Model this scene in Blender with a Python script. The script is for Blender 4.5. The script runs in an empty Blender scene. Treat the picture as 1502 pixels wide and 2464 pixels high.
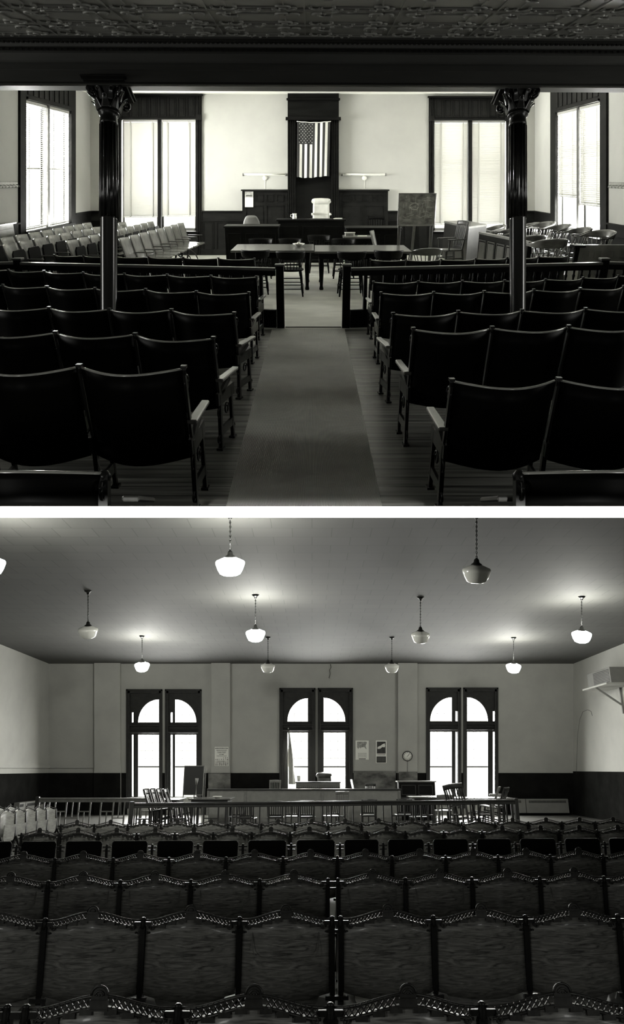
import bpy, bmesh, math, random
from mathutils import Vector, Matrix, Euler
random.seed(7)
PI = math.pi
sc = bpy.context.scene
col = sc.collection
F = 1700.0                     # focal length in pixels of the 1502 px wide frame
KU, KL = 812.0/F, 618.0/F      # slope of the ramped floor of the upper hall (rising) and of the lower hall (falling)
TU, TL = math.atan(KU), -math.atan(KL)
FU, FL = -2.05, -1.62          # floor below eye level
def wu(X, Y, h): return Vector((X, Y, KU*Y + h))      # a point of the upper hall: across, away, height from the eye line
def wl(X, Y, h): return Vector((X, Y, -KL*Y + h))     # the same in the lower hall
def ux(px, Y): return (px-751.0)*Y/F
def uh(py, Y): return (420.0-py)*Y/F
def lh(py, Y): return (1850.0-py)*Y/F

# ------------------------------------------------------------------ materials
def gv(v): return (v*1.0, v*1.0, v*0.925, 1)
MATS = {}
def mat(name, v, rough=.5, v2=None, scale=(4,4,4), detail=4, bump=0, metal=0, spec=.5, kind='noise', bscale=None, coat=0):
    if name in MATS: return MATS[name]
    m = bpy.data.materials.new(name); m.use_nodes = True
    nt = m.node_tree; N = nt.nodes; L = nt.links
    b = N['Principled BSDF']
    b.inputs['Base Color'].default_value = gv(v)
    b.inputs['Roughness'].default_value = rough
    b.inputs['Metallic'].default_value = metal
    b.inputs['Specular IOR Level'].default_value = spec
    if coat: b.inputs['Coat Weight'].default_value = coat; b.inputs['Coat Roughness'].default_value = .12
    if v2 is not None or bump:
        tc = N.new('ShaderNodeTexCoord'); mp = N.new('ShaderNodeMapping'); mp.inputs['Scale'].default_value = scale
        L.new(tc.outputs['Object'], mp.inputs['Vector'])
        if kind == 'noise':
            t = N.new('ShaderNodeTexNoise'); t.inputs['Scale'].default_value = 1; t.inputs['Detail'].default_value = detail
            t.inputs['Roughness'].default_value = .6
        else:
            t = N.new('ShaderNodeTexWave'); t.inputs['Scale'].default_value = 1; t.inputs['Distortion'].default_value = 3.5
            t.inputs['Detail'].default_value = 3; t.inputs['Detail Scale'].default_value = 1.2; t.bands_direction = 'Z'
        L.new(mp.outputs['Vector'], t.inputs['Vector'])
        if v2 is not None:
            r = N.new('ShaderNodeValToRGB'); r.color_ramp.elements[0].position = .32; r.color_ramp.elements[1].position = .68
            r.color_ramp.elements[0].color = gv(v); r.color_ramp.elements[1].color = gv(v2)
            L.new(t.outputs['Fac'], r.inputs['Fac']); L.new(r.outputs['Color'], b.inputs['Base Color'])
        if bump:
            bp = N.new('ShaderNodeBump'); bp.inputs['Strength'].default_value = bump; bp.inputs['Distance'].default_value = .01
            L.new(t.outputs['Fac'], bp.inputs['Height']); L.new(bp.outputs['Normal'], b.inputs['Normal'])
    MATS[name] = m
    return m
def emis(name, v, s, base=.8):
    m = mat(name, base, .3); b = m.node_tree.nodes['Principled BSDF']
    b.inputs['Emission Color'].default_value = gv(v); b.inputs['Emission Strength'].default_value = s
    return m
M = {}
M['plaster_up'] = mat('pale_plaster', .35, .9, .385, (1.2,1.2,1.2), 5)
M['plaster_lo'] = mat('grey_plaster', .34, .9, .40, (.9,.9,.9), 6, bump=.15)
M['dado_lo'] = mat('dark_dado_paint', .006, .95, .013, (2,2,2), 6, spec=.02)
M['dado_worn'] = mat('worn_dado_plaster', .03, .85, .24, (1.6,1.6,2.6), 8)
M['ceil_up_rear'] = mat('pale_ceiling', .88, .9)
M['tin'] = mat('dark_pressed_tin', .30, .38, .36, (3,3,3), 4, spec=.6)
M['beam'] = mat('dark_painted_beam', .05, .5, .07, (1,8,8), 4)
M['black_wood'] = mat('dark_stained_wood', .003, .45, .006, (2,2,14), 5, spec=.06)
M['bench_wood'] = mat('dark_panel_wood', .0035, .55, .009, (3,3,10), 5, spec=.06)
M['edge'] = mat('pale_highlight_edge', .40, .2, .55, (8,8,8), 3, coat=1, spec=.8)  # window highlights along the top edges painted in as a pale base colour
M['mid_wood'] = mat('mid_brown_wood', .045, .3, .08, (3,10,10), 5)
M['table_wood'] = mat('polished_table_wood', .07, .25, .11, (2,14,14), 5, coat=.3)
M['pale_wood'] = mat('pale_plywood', .13, .26, .20, (12,12,3), 4, coat=.6)
M['jury_wood'] = mat('honey_jury_wood', .10, .35, .16, (6,6,4), 4, coat=.3)
M['jury_chair'] = mat('varnished_chair_wood', .05, .22, .09, (6,6,12), 5, coat=.8)
M['iron'] = mat('black_cast_iron', .008, .3, .014, (20,20,20), 3, spec=.35)
M['column_paint'] = mat('glossy_column_paint', .006, .2, .010, (9,9,3), 4, spec=.7, coat=.3)
M['arm_wood'] = mat('worn_arm_wood', .14, .3, .24, (9,4,9), 4, coat=.5)
M['casting'] = mat('dark_bronze_casting', .03, .42, .055, (30,30,30), 3, metal=.5)
M['carpet_runner'] = mat('ribbed_grey_runner', .55, .45, .90, (1.1,1.5,1.1), 7, spec=.6)
M['well_floor'] = mat('worn_pale_carpet', .62, .34, .93, (1.2,3.2,3.2), 9, spec=.8)
M['floor_boards'] = mat('worn_floor_boards', .06, .38, .34, (.9,22,9), 6, bump=.2)
M['floor_lo'] = mat('grey_linoleum', .07, .35, .10, (2,2,2), 5)
M['slat'] = mat('white_blind_slat', .44, .6)
M['white'] = mat('white_paint', .9, .8)
M['paper'] = mat('white_paper', .75, .8)
M['ink'] = mat('black_ink', .01, .7)
M['greyink'] = mat('grey_print', .16, .7, .4, (14,14,14), 5)
M['darkprint'] = mat('dark_print', .02, .6, .05, (10,10,10), 5)
M['cloth_dark'] = mat('dark_flag_cloth', .012, .9)
M['cloth_white'] = mat('white_flag_cloth', .62, .9, .7, (30,30,30), 3)
M['slate'] = mat('chalky_slate', .06, .8, .26, (7,7,9), 9)
M['leather'] = mat('pale_leather', .50, .45, .62, (6,6,6), 5)
M['dleather'] = mat('worn_brown_leather', .03, .4, .06, (8,8,8), 5)
M['steel'] = mat('grey_enamel', .15, .45, .18, (3,3,3), 4)
M['china'] = mat('white_china', .8, .2)
M['tube_glass'] = mat('frosted_tube', .8, .3)
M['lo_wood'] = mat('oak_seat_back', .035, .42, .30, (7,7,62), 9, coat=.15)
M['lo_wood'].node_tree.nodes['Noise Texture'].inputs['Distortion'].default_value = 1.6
M['lo_pale'] = mat('pale_lit_seat_wood', .22, .35, .42, (5,5,20), 6)  # paler copy of the seat wood; light on the side block put into colour
M['lo_dark'] = mat('dark_railing_wood', .012, .4, .025, (8,8,8), 4)
M['lo_rail'] = mat('brown_railing_wood', .12, .4, .18, (8,8,8), 4)
M['shade_off'] = mat('milk_glass', .8, .12, coat=.6)
M['shade_on'] = emis('lit_milk_glass', 1, 185)
M['screen'] = mat('dark_board', .012, .7)
M['burlap'] = mat('grey_bench_panel', .17, .7, .22, (4,4,4), 6)
M['bay'] = mat('dark_bay_wall', .02, .9)
M['brass'] = mat('dull_brass', .4, .35, metal=.8)
# blind slats let daylight through
def slat_translucent():
    m = M['slat']; nt = m.node_tree; N = nt.nodes; L = nt.links
    b = N['Principled BSDF']; t = N.new('ShaderNodeBsdfTranslucent'); t.inputs['Color'].default_value = gv(.7)
    mx = N.new('ShaderNodeMixShader'); mx.inputs[0].default_value = .014
    L.new(b.outputs[0], mx.inputs[1]); L.new(t.outputs[0], mx.inputs[2]); L.new(mx.outputs[0], N['Material Output'].inputs[0])
slat_translucent()
def pane_mat():
    m = bpy.data.materials.new('window_glass'); m.use_nodes = True; N = m.node_tree.nodes; L = m.node_tree.links
    N.clear(); o = N.new('ShaderNodeOutputMaterial'); t = N.new('ShaderNodeBsdfTransparent'); g = N.new('ShaderNodeBsdfGlossy')
    g.inputs['Roughness'].default_value = .05; mx = N.new('ShaderNodeMixShader'); mx.inputs[0].default_value = .04
    L.new(t.outputs[0], mx.inputs[1]); L.new(g.outputs[0], mx.inputs[2]); L.new(mx.outputs[0], o.inputs[0]); return m
M['glass'] = pane_mat()
def line_bump(m, axis, freq, strength, dark=0, thin=.9):
    """ribs or joints of the material itself, running square to the given axis"""
    nt = m.node_tree; N = nt.nodes; L = nt.links; b = N['Principled BSDF']
    tc = N.new('ShaderNodeTexCoord'); mp = N.new('ShaderNodeMapping')
    w = N.new('ShaderNodeTexWave'); w.wave_profile = 'SIN'; w.bands_direction = axis; w.inputs['Scale'].default_value = freq
    L.new(tc.outputs['Object'], mp.inputs[0]); L.new(mp.outputs[0], w.inputs[0])
    bp = N.new('ShaderNodeBump'); bp.inputs['Strength'].default_value = strength; bp.inputs['Distance'].default_value = .004
    L.new(w.outputs['Fac'], bp.inputs['Height']); L.new(bp.outputs['Normal'], b.inputs['Normal'])
    if dark:
        src = b.inputs['Base Color'].links[0].from_socket if b.inputs['Base Color'].links else None
        mx = N.new('ShaderNodeMix'); mx.data_type = 'RGBA'; mx.blend_type = 'MULTIPLY'
        r = N.new('ShaderNodeValToRGB'); r.color_ramp.elements[0].position = 0; r.color_ramp.elements[1].position = thin
        r.color_ramp.elements[0].color = (1-dark,)*3+(1,); r.color_ramp.elements[1].color = (1,1,1,1)
        L.new(w.outputs['Fac'], r.inputs[0]); mx.inputs[0].default_value = 1
        if src: L.new(src, mx.inputs[6])
        else: mx.inputs[6].default_value = b.inputs['Base Color'].default_value
        L.new(r.outputs[0], mx.inputs[7]); L.new(mx.outputs[2], b.inputs['Base Color'])
line_bump(M['carpet_runner'], 'X', 46, .9, .42, .9)
line_bump(M['floor_boards'], 'Y', 2.3, .3, .75, .04)
# ceiling tiles of the lower hall: square fibre tiles with thin joints
def tiles():
    m = bpy.data.materials.new('fibre_ceiling_tiles'); m.use_nodes = True; N = m.node_tree.nodes; L = m.node_tree.links
    b = N['Principled BSDF']; b.inputs['Roughness'].default_value = .8
    tc = N.new('ShaderNodeTexCoord'); mp = N.new('ShaderNodeMapping'); br = N.new('ShaderNodeTexBrick')
    br.offset = .5; br.inputs['Scale'].default_value = 1; br.inputs['Brick Width'].default_value = .62; br.inputs['Row Height'].default_value = .85
    br.inputs['Mortar Size'].default_value = .006; br.inputs['Color1'].default_value = gv(.062); br.inputs['Color2'].default_value = gv(.070)
    br.inputs['Mortar'].default_value = gv(.032)
    L.new(tc.outputs['Object'], mp.inputs[0]); L.new(mp.outputs[0], br.inputs[0]); L.new(br.outputs['Color'], b.inputs['Base Color'])
    return m
M['tiles'] = tiles()

# ------------------------------------------------------------------ mesh builder
class MB:
    def __init__(s, T=None): s.v=[]; s.f=[]; s.sm=[]; s.m=[]; s.T=T; s.mi=0; s.X=None
    def add(s, vs, fs, smooth=False):
        b = len(s.v)
        for p in vs:
            p = Vector(p)
            if s.X is not None: p = s.X @ p
            s.v.append(s.T(*p) if s.T else p)
        for f in fs:
            s.f.append([b+i for i in f]); s.sm.append(smooth); s.m.append(s.mi)
        return s
    def box(s, x0,x1,y0,y1,z0,z1):
        vs = [(x,y,z) for x in (x0,x1) for y in (y0,y1) for z in (z0,z1)]
        return s.add(vs, [(0,1,3,2),(4,6,7,5),(0,4,5,1),(2,3,7,6),(0,2,6,4),(1,5,7,3)])
    def bar(s, p, q, w, h, up=(0,0,1)):
        p=Vector(p); q=Vector(q); d=(q-p).normalized(); u=Vector(up)
        if abs(d.dot(u))>.95: u=Vector((0,1,0))
        a=d.cross(u).normalized(); c=a.cross(d).normalized()
        vs=[]
        for e in (p,q):
            for i,j in ((-1,-1),(1,-1),(1,1),(-1,1)): vs.append(e+a*(w/2*i)+c*(h/2*j))
        return s.add(vs,[(0,1,2,3),(7,6,5,4),(0,4,5,1),(1,5,6,2),(2,6,7,3),(3,7,4,0)])
    def tube(s, pts, r, n=8, closed=False):
        pts=[Vector(p) for p in pts]; k=len(pts)
        rr = r if isinstance(r,(list,tuple)) else [r]*k
        vs=[]; fs=[]; prev=None
        for i,p in enumerate(pts):
            if closed: d=pts[(i+1)%k]-pts[i-1]
            else: d=pts[min(i+1,k-1)]-pts[max(i-1,0)]
            d.normalize()
            if prev is None:
                a=d.orthogonal().normalized()
            else:
                a=(prev-d*prev.dot(d)); a = a.normalized() if a.length>1e-6 else d.orthogonal().normalized()
            prev=a; c=d.cross(a)
            for j in range(n):
                t=2*PI*j/n; vs.append(p+(a*math.cos(t)+c*math.sin(t))*rr[i])
        m=k if closed else k-1
        for i in range(m):
            for j in range(n):
                fs.append((i*n+j, i*n+(j+1)%n, ((i+1)%k)*n+(j+1)%n, ((i+1)%k)*n+j))
        s.add(vs,fs,True)
        if not closed:
            b=len(s.v)-len(vs)
            s.f.append([b+j for j in range(n)][::-1]); s.f.append([b+(k-1)*n+j for j in range(n)]); s.sm+= [False,False]; s.m+=[s.mi]*2
        return s
    def lathe(s, prof, c=(0,0,0), n=24, smooth=True, fl=0, fr=0):
        vs=[]; fs=[]; c=Vector(c); k=len(prof)
        for r,z in prof:
            for j in range(n):
                t=2*PI*j/n; q = r*(1+fr*(.5+.5*math.cos(fl*t))) if fl else r
                vs.append(c+Vector((q*math.cos(t), q*math.sin(t), z)))
        for i in range(k-1):
            for j in range(n): fs.append((i*n+j,i*n+(j+1)%n,(i+1)*n+(j+1)%n,(i+1)*n+j))
        if prof[0][0]>1e-4: fs.append(tuple(range(n))[::-1])
        if prof[-1][0]>1e-4: fs.append(tuple((k-1)*n+j for j in range(n)))
        return s.add(vs,fs,smooth)
    def prism(s, poly, a0, a1, axis='y', smooth=False):
        n=len(poly); vs=[]
        for a in (a0,a1):
            for p,q in poly: vs.append({'y':(p,a,q),'x':(a,p,q),'z':(p,q,a)}[axis])
        fs=[tuple(range(n)), tuple(range(2*n-1,n-1,-1))]+[(i,n+i,n+(i+1)%n,(i+1)%n) for i in range(n)]
        return s.add(vs,fs,smooth)
    def sheet(s, fn, nu, nv, th):
        """grid fn(u,v) with u,v in 0..1 thickened along its normal"""
        P=[[Vector(fn(i/nu,j/nv)) for j in range(nv+1)] for i in range(nu+1)]
        N_=[[None]*(nv+1) for _ in range(nu+1)]
        for i in range(nu+1):
            for j in range(nv+1):
                a=P[min(i+1,nu)][j]-P[max(i-1,0)][j]; b=P[i][min(j+1,nv)]-P[i][max(j-1,0)]
                n=a.cross(b); N_[i][j]=n.normalized() if n.length>1e-9 else Vector((0,1,0))
        vs=[]; w=nv+1
        for sgn in (-.5,.5):
            for i in range(nu+1):
                for j in range(nv+1): vs.append(P[i][j]+N_[i][j]*th*sgn)
        o=(nu+1)*w; fs=[]
        for i in range(nu):
            for j in range(nv):
                a,b,c,d=i*w+j,(i+1)*w+j,(i+1)*w+j+1,i*w+j+1
                fs.append((a,d,c,b)); fs.append((o+a,o+b,o+c,o+d))
        s.add(vs,fs,True); base=len(s.v)-len(vs); ed=[]
        for i in range(nu): ed.append((i*w,(i+1)*w)); ed.append(((i+1)*w+nv,i*w+nv))
        for j in range(nv): ed.append((j+1,j)); ed.append((nu*w+j,nu*w+j+1))
        for a,b in ed: s.f.append([base+a,base+b,base+o+b,base+o+a]); s.sm.append(False); s.m.append(s.mi)
        return s
    def build(s, name, mats, parent=None, bevel=0, label=None):
        me=bpy.data.meshes.new(name); me.from_pydata([tuple(v) for v in s.v],[],s.f)
        if not isinstance(mats,(list,tuple)): mats=[mats]
        for m in mats: me.materials.append(M[m] if isinstance(m,str) else m)
        me.polygons.foreach_set('use_smooth', s.sm); me.polygons.foreach_set('material_index', s.m)
        bm=bmesh.new(); bm.from_mesh(me); bmesh.ops.recalc_face_normals(bm, faces=bm.faces)
        if bevel:
            es=[e for e in bm.edges if len(e.link_faces)==2 and e.calc_face_angle(0)>.7 and e.calc_length()>bevel*2.5]
            bmesh.ops.bevel(bm, geom=es, offset=bevel, segments=1, affect='EDGES', clamp_overlap=True)
        bm.to_mesh(me); bm.free(); me.update()
        o=bpy.data.objects.new(name, me); col.objects.link(o)
        if parent is not None: o.parent=parent
        if label: o['label']=label
        return o
def tag(o, label, cat, group=None):
    o['label']=label; o['category']=cat
    if group: o['group']=group
    return o
def empty(name, label=None, cat=None, group=None):
    o=bpy.data.objects.new(name,None); o.empty_display_size=.1; col.objects.link(o)
    if label: tag(o,label,cat,group)
    return o
def struct(o): o['kind']='structure'; return o
KIDS={}
def kids(o): return [c for c in bpy.data.objects if c.parent==o]
def copy_tree(o, parent=None, cache={}):
    c=o.copy(); col.objects.link(c)
    if parent is not None: c.parent=parent
    key=o.name
    if key not in cache: cache[key]=list(kids(o))
    for ch in cache[key]: copy_tree(ch,c)
    return c
def put(o, X, Y, hf, room='u', yaw=0, scale=(1,1,1), pre=None):
    """stand a thing on the ramped floor: its own upright is square to the floor"""
    loc = wu(X,Y,hf) if room=='u' else wl(X,Y,hf)
    o.matrix_world = Matrix.Translation(loc) @ Matrix.Rotation(TU if room=='u' else TL,4,'X') @ Matrix.Rotation(yaw,4,'Z') @ (pre or Matrix.Identity(4)) @ Matrix.Diagonal((*scale,1))
    return o
def plumb(o, loc, yaw=0, scale=(1,1,1)):
    o.matrix_world = Matrix.Translation(loc) @ Matrix.Rotation(yaw,4,'Z') @ Matrix.Diagonal((*scale,1)); return o
ORD=['first','second','third','fourth','fifth','sixth','seventh','eighth','ninth','tenth','eleventh','twelfth','thirteenth','fourteenth','fifteenth','sixteenth','seventeenth','eighteenth']
HIDE=[]
def proto(fn,*a,**k):
    """build a pattern thing once; the first place() call uses it, later ones copy it"""
    return {'o':fn(*a,**k),'used':False}
def inst(p):
    if not p['used']: p['used']=True; p['src']=p['o']; return p['o']
    return copy_tree(p['src'])

# ================================================================== UPPER HALL: shell
YB=17.9; XL,XR=-5.62,5.65
def wallpoly(holes, a0,a1,b0,b1):
    """rectangles that fill [a0,a1]x[b0,b1] around the holes (a0,a1,b0,b1)"""
    xs=sorted({a0,a1,*[h[0] for h in holes],*[h[1] for h in holes]}); out=[]
    for i in range(len(xs)-1):
        l,r=xs[i],xs[i+1]; hs=sorted([(h[2],h[3]) for h in holes if h[0]<=l+1e-6 and h[1]>=r-1e-6]); z=b0
        for c,d in hs:
            if c>z+1e-6: out.append((l,r,z,c))
            z=max(z,d)
        if z<b1-1e-6: out.append((l,r,z,b1))
    return out
HC=2.04                                    # rear ceiling above the eye line
def bx(px): return ux(px,YB)
def bh(py): return uh(py,YB)
wL=(bx(293),bx(472),bh(556),bh(288)); wR=(bx(1044),bx(1218),bh(556),bh(290))
m=MB(wu)
for r in wallpoly([wL,wR],XL-.3,XR+.3,FU-.3,HC+.3): m.box(r[0],r[1],YB,YB+.30,r[2],r[3])
struct(m.build('wall_back','plaster_up'))
sL=(13.77,16.36,-1.118,1.47); sR=(13.74,16.28,-1.25,1.43)
for nm,X0,X1,h in (('wall_left',XL-.3,XL,sL),('wall_right',XR,XR+.3,sR)):
    m=MB(wu); near=(5.3,6.5,-.9,1.15)  # near: opening for the added, unseen fill window
    for r in wallpoly([h,near],-3,YB+.3,FU,HC+.3):
        if r[0]<4.3:
            m.box(X0,X1,max(r[0],4.3),r[1],r[2],r[3]) if r[1]>4.3 else None
            continue
        m.box(X0,X1,r[0],r[1],r[2],r[3])
    m2=MB(); 
    struct(m.build(nm,'plaster_up'))
    m2.prism([(-3,0.0),(4.32,0.0),(4.32,KU*4.32+1.6),(0,1.7),(-3,1.7)],X0,X1,'x'); struct(m2.build('wall_bay_'+nm[5:],'bay'))
m=MB(wu).box(XL,XR,4.33,YB,FU-.012,FU); fl=struct(m.build('floor','floor_boards'))
m=MB(wu).box(XL,XR,9.36,YB,FU,FU+.012); struct(m.build('floor_well','well_floor'))
def BY(x,y0=6.9): return y0+.03*x
# rear ceiling and the dark beam across the hall
m=MB(wu).prism([(XL,BY(XL,7.3)),(XR,BY(XR,7.3)),(XR,YB),(XL,YB)],HC,HC+.2,'z'); struct(m.build('ceiling_rear','ceil_up_rear'))
prof=[(0,1.30),(.03,1.285),(.06,1.265),(.045,1.24),(.10,1.235),(.12,1.20),(.16,1.19),(.15,1.16),(.20,1.15),(.26,1.09),(.28,1.075),(.35,1.07),(.35,1.02),(.37,1.01),(.37,.90),(.35,.88),(.35,.872),(.39,.862),(.78,.862),(.78,HC+.1),(.05,HC+.1)]
def sweep_x(name,prof,x0,x1,y0,mt):
    m=MB(wu); n=len(prof); vs=[]
    for x in (x0,x1):
        for a,h in prof: vs.append((x,BY(x,y0)+a,h))
    m.add(vs,[tuple(range(n)),tuple(range(2*n-1,n-1,-1))]+[(i,n+i,n+(i+1)%n,(i+1)%n) for i in range(n)])
    return m.build(name,mt)
struct(sweep_x('beam',prof,XL,XR,6.55,'beam'))
# egg-and-dart and bead rows on the cornice
m=MB(wu)
x=XL+.05
while x<XR-.05:
    m.box(x,x+.022,BY(x,6.61)-.008,BY(x,6.61)+.03,1.222,1.238); x+=.045
x=XL+.05
while x<XR-.05:
    m.box(x,x+.035,BY(x,6.70)-.01,BY(x,6.70)+.02,1.168,1.186); x+=.06
struct(m.build('trim_cornice','casting'))
m=MB(wu).prism([(XL,.5),(XR,.5),(XR,BY(XR,6.58)),(XL,BY(XL,6.58))],1.295,1.5,'z'); struct(m.build('ceiling_front','tin'))
# pressed tin pattern: ribs, frames and scrolls under the front ceiling
m=MB(wu); ZT=1.293
TP=.76
def rib(p,q,w=.018,d=.012): m.bar((p[0],p[1],ZT-d/2),(q[0],q[1],ZT-d/2),w,d)
def scroll(cx,cy,r,a0,turn,sgn=1):
    pts=[]
    for i in range(11):
        t=i/10; a=a0+sgn*turn*t; rr=r*(1-.75*t); pts.append((cx+rr*math.cos(a),cy+rr*math.sin(a),ZT-.008))
    m.tube(pts,[.014-.006*i/10 for i in range(11)],5)
rows=[5.0,5.55,6.1,6.58]
for k,y0 in enumerate(rows[:-1]):
    y1=rows[k+1]
    for i in range(-6,7):
        xa=i*TP-.06; xb=xa+TP; sk=lambda x:.03*x
        rib((xa,y0+sk(xa)),(xa,y1+sk(xa)),.012,.01)
        c=[(xa+.16,y0+.12),(xb-.16,y0+.12),(xb-.16,y1-.10),(xa+.16,y1-.10)]
        c=[(p[0],p[1]+sk(p[0])) for p in c]
        for e in range(4):
            p,q=Vector(c[e]),Vector(c[(e+1)%4]); rib(p.lerp(q,.14),p.lerp(q,.86),.012,.01)
        for e,(cx,cy) in enumerate(c):
            scroll(cx,cy,.085,PI*.25+e*PI/2,4.4); scroll(cx+(.06 if e in(1,2) else -.06),cy,.06,-PI*.3+e*PI/2,4.0,-1)
        for f in (.3,.5,.7):
            scroll(xa+TP*f,y1+sk(xa),.05,f*6,4.2,1 if f>.5 else -1); scroll(xa+TP*f+.05,y1-.05+sk(xa),.035,f*9,4,-1)
    rib((-6*TP,y1-.035+.03*-6*TP),(7*TP,y1-.035+.03*7*TP),.014,.012)
    rib((-6*TP,y1-.0+.03*-6*TP),(7*TP,y1+.03*7*TP),.01,.012)
struct(m.build('trim_tin_scrollwork','tin'))
# the slab between the halls, its white painted edge, and the closed bay the camera stands in
SY=2.2; T_=14*SY/F
struct(MB().box(-9.6,9.6,SY,SY+.03,-T_,T_).build('trim_1','white'))
struct(MB().box(-9.6,9.6,SY+.03,10.35,-T_*.8,T_*.8).build('floor_slab','bay'))
struct(MB().box(-9.6,XL,-3,SY,-.02,.02).box(XR,9.6,-3,SY,-.02,.02).build('floor_bay','bay'))
struct(MB().box(-9.6,9.6,-3.2,-3,-3,2).build('wall_bay_rear','bay'))
struct(MB().box(XL-.3,XR+.3,-3,.55,1.5,1.7).build('ceiling_bay','bay'))

# dado and panelling of the upper hall
def panels(m,x0,x1,h0,h1,y,n,depth=.02,cols=None,gap=.07,rows=1):
    """frame and raised panels, standing proud of y toward the viewer"""
    w=(x1-x0)/n; rh=(h1-h0)/rows
    m.box(x0,x1,y-depth,y,h0,h1)
    for r in range(rows):
        for i in range(n):
            a,b=x0+i*w+gap/2,x0+(i+1)*w-gap/2; c,d=h0+r*rh+gap/2,h0+(r+1)*rh-gap/2
            for s in ((a,b,c,c+.014),(a,b,d-.014,d),(a,a+.014,c,d),(b-.014,b,c,d)): m.box(s[0],s[1],y-depth-.016,y-depth,s[2],s[3])
            m.box(a+.04,b-.04,y-depth-.008,y-depth,c+.04,d-.04)
def dado(name,X0,X1,h1):
    m=MB(wu); panels(m,X0,X1,FU,h1-.26,YB,max(2,int((X1-X0)/.34)),.03); m.box(X0,X1,YB-.03,YB,h1-.26,h1-.02)
    m.box(X0,X1,YB-.06,YB,h1-.03,h1); m.box(X0,X1,YB-.05,YB,h1-.27,h1-.24); m.box(X0,X1,YB-.05,YB,FU,FU+.16)
    return struct(m.build(name,'bench_wood'))
hd=bh(507)
dado('trim_2',XL,bx(283),hd); dado('trim_3',bx(486),bx(584),hd); dado('trim_4',bx(933),bx(1034),hd); dado('trim_5',bx(1226),XR,hd)
for nm,X0,X1,s_,w0,w1 in (('trim_6',XL,XL+.03,1,13.5,16.66),('trim_7',XR-.03,XR,-1,13.45,16.6)):
    m=MB(wu)
    for a,b in ((4.3,w0),(w1,YB-.03)):
        m.box(X0,X1,a,b,FU,hd-.02); e=.03
        m.box(X0-(e if s_<0 else 0),X1+(e if s_>0 else 0),a,b,hd-.03,hd); m.box(X0-(e if s_<0 else 0)/2,X1+(e if s_>0 else 0)/2,a,b,hd-.27,hd-.24)
        m.box(X0-(e if s_<0 else 0)/2,X1+(e if s_>0 else 0)/2,a,b,FU,FU+.16)
    struct(m.build(nm,'bench_wood'))
# windows of the upper hall
def win_back(n,w,px0,px1,pm0,pm1,ptop):
    x0,x1,h0,h1=w; e=empty('window_%d'%n); struct(e)
    m=MB(wu); cy=YB-.05
    m.box(bx(px0),x0,cy,YB+.02,FU,bh(ptop)); m.box(x1,bx(px1),cy,YB+.02,FU,bh(ptop))
    for q in (.25,.6): 
        m.box(bx(px0)+(x0-bx(px0))*q,bx(px0)+(x0-bx(px0))*q+.02,cy-.02,cy,FU,bh(ptop)); m.box(x1+(bx(px1)-x1)*q,x1+(bx(px1)-x1)*q+.02,cy-.02,cy,FU,bh(ptop))
    m.box(x0,x1,cy,YB+.02,h1,bh(ptop)); m.box(bx(px0)-.03,bx(px1)+.03,cy-.05,YB,bh(ptop)-.04,bh(ptop)); m.box(bx(px0),bx(px1),cy-.03,YB,h1,h1+.04)
    m.box(x0,x1,cy,YB+.02,FU,h0-.02); m.box(x0-.08,x1+.08,YB-.13,YB+.1,h0-.03,h0)
    m.box(bx(px0)-.01,bx(px0)+.13,cy-.04,cy,h1-.02,h1+.12); m.box(bx(px1)-.13,bx(px1)+.01,cy-.04,cy,h1-.02,h1+.12)
    m.build('window_casing','bench_wood',e)
    m=MB(wu); panels(m,x0,x1,h1+.05,bh(ptop)-.06,YB-.05,8,.01,gap=.05); m.build('transom_panel','bench_wood',e)
    m=MB(wu); m.box(bx(pm0),bx(pm1),YB-.02,YB+.16,h0,h1); m.build('mullion','bench_wood',e)
    m=MB(wu)
    for a,b in ((x0,bx(pm0)),(bx(pm1),x1)):
        for s in ((a,a+.05,h0,h1),(b-.05,b,h0,h1),(a,b,h0,h0+.07),(a,b,h1-.05,h1),(a,b,(h0+h1)/2-.02,(h0+h1)/2+.02)): m.box(s[0],s[1],YB+.12,YB+.16,s[2],s[3])
    m.build('sash','mid_wood',e)
    MB(wu).box(x0,x1,YB+.138,YB+.142,h0,h1).build('pane','glass',e)
win_back(1,wL,283,486,380,388,227); win_back(2,wR,1032,1226,1127,1136,232)
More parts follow.
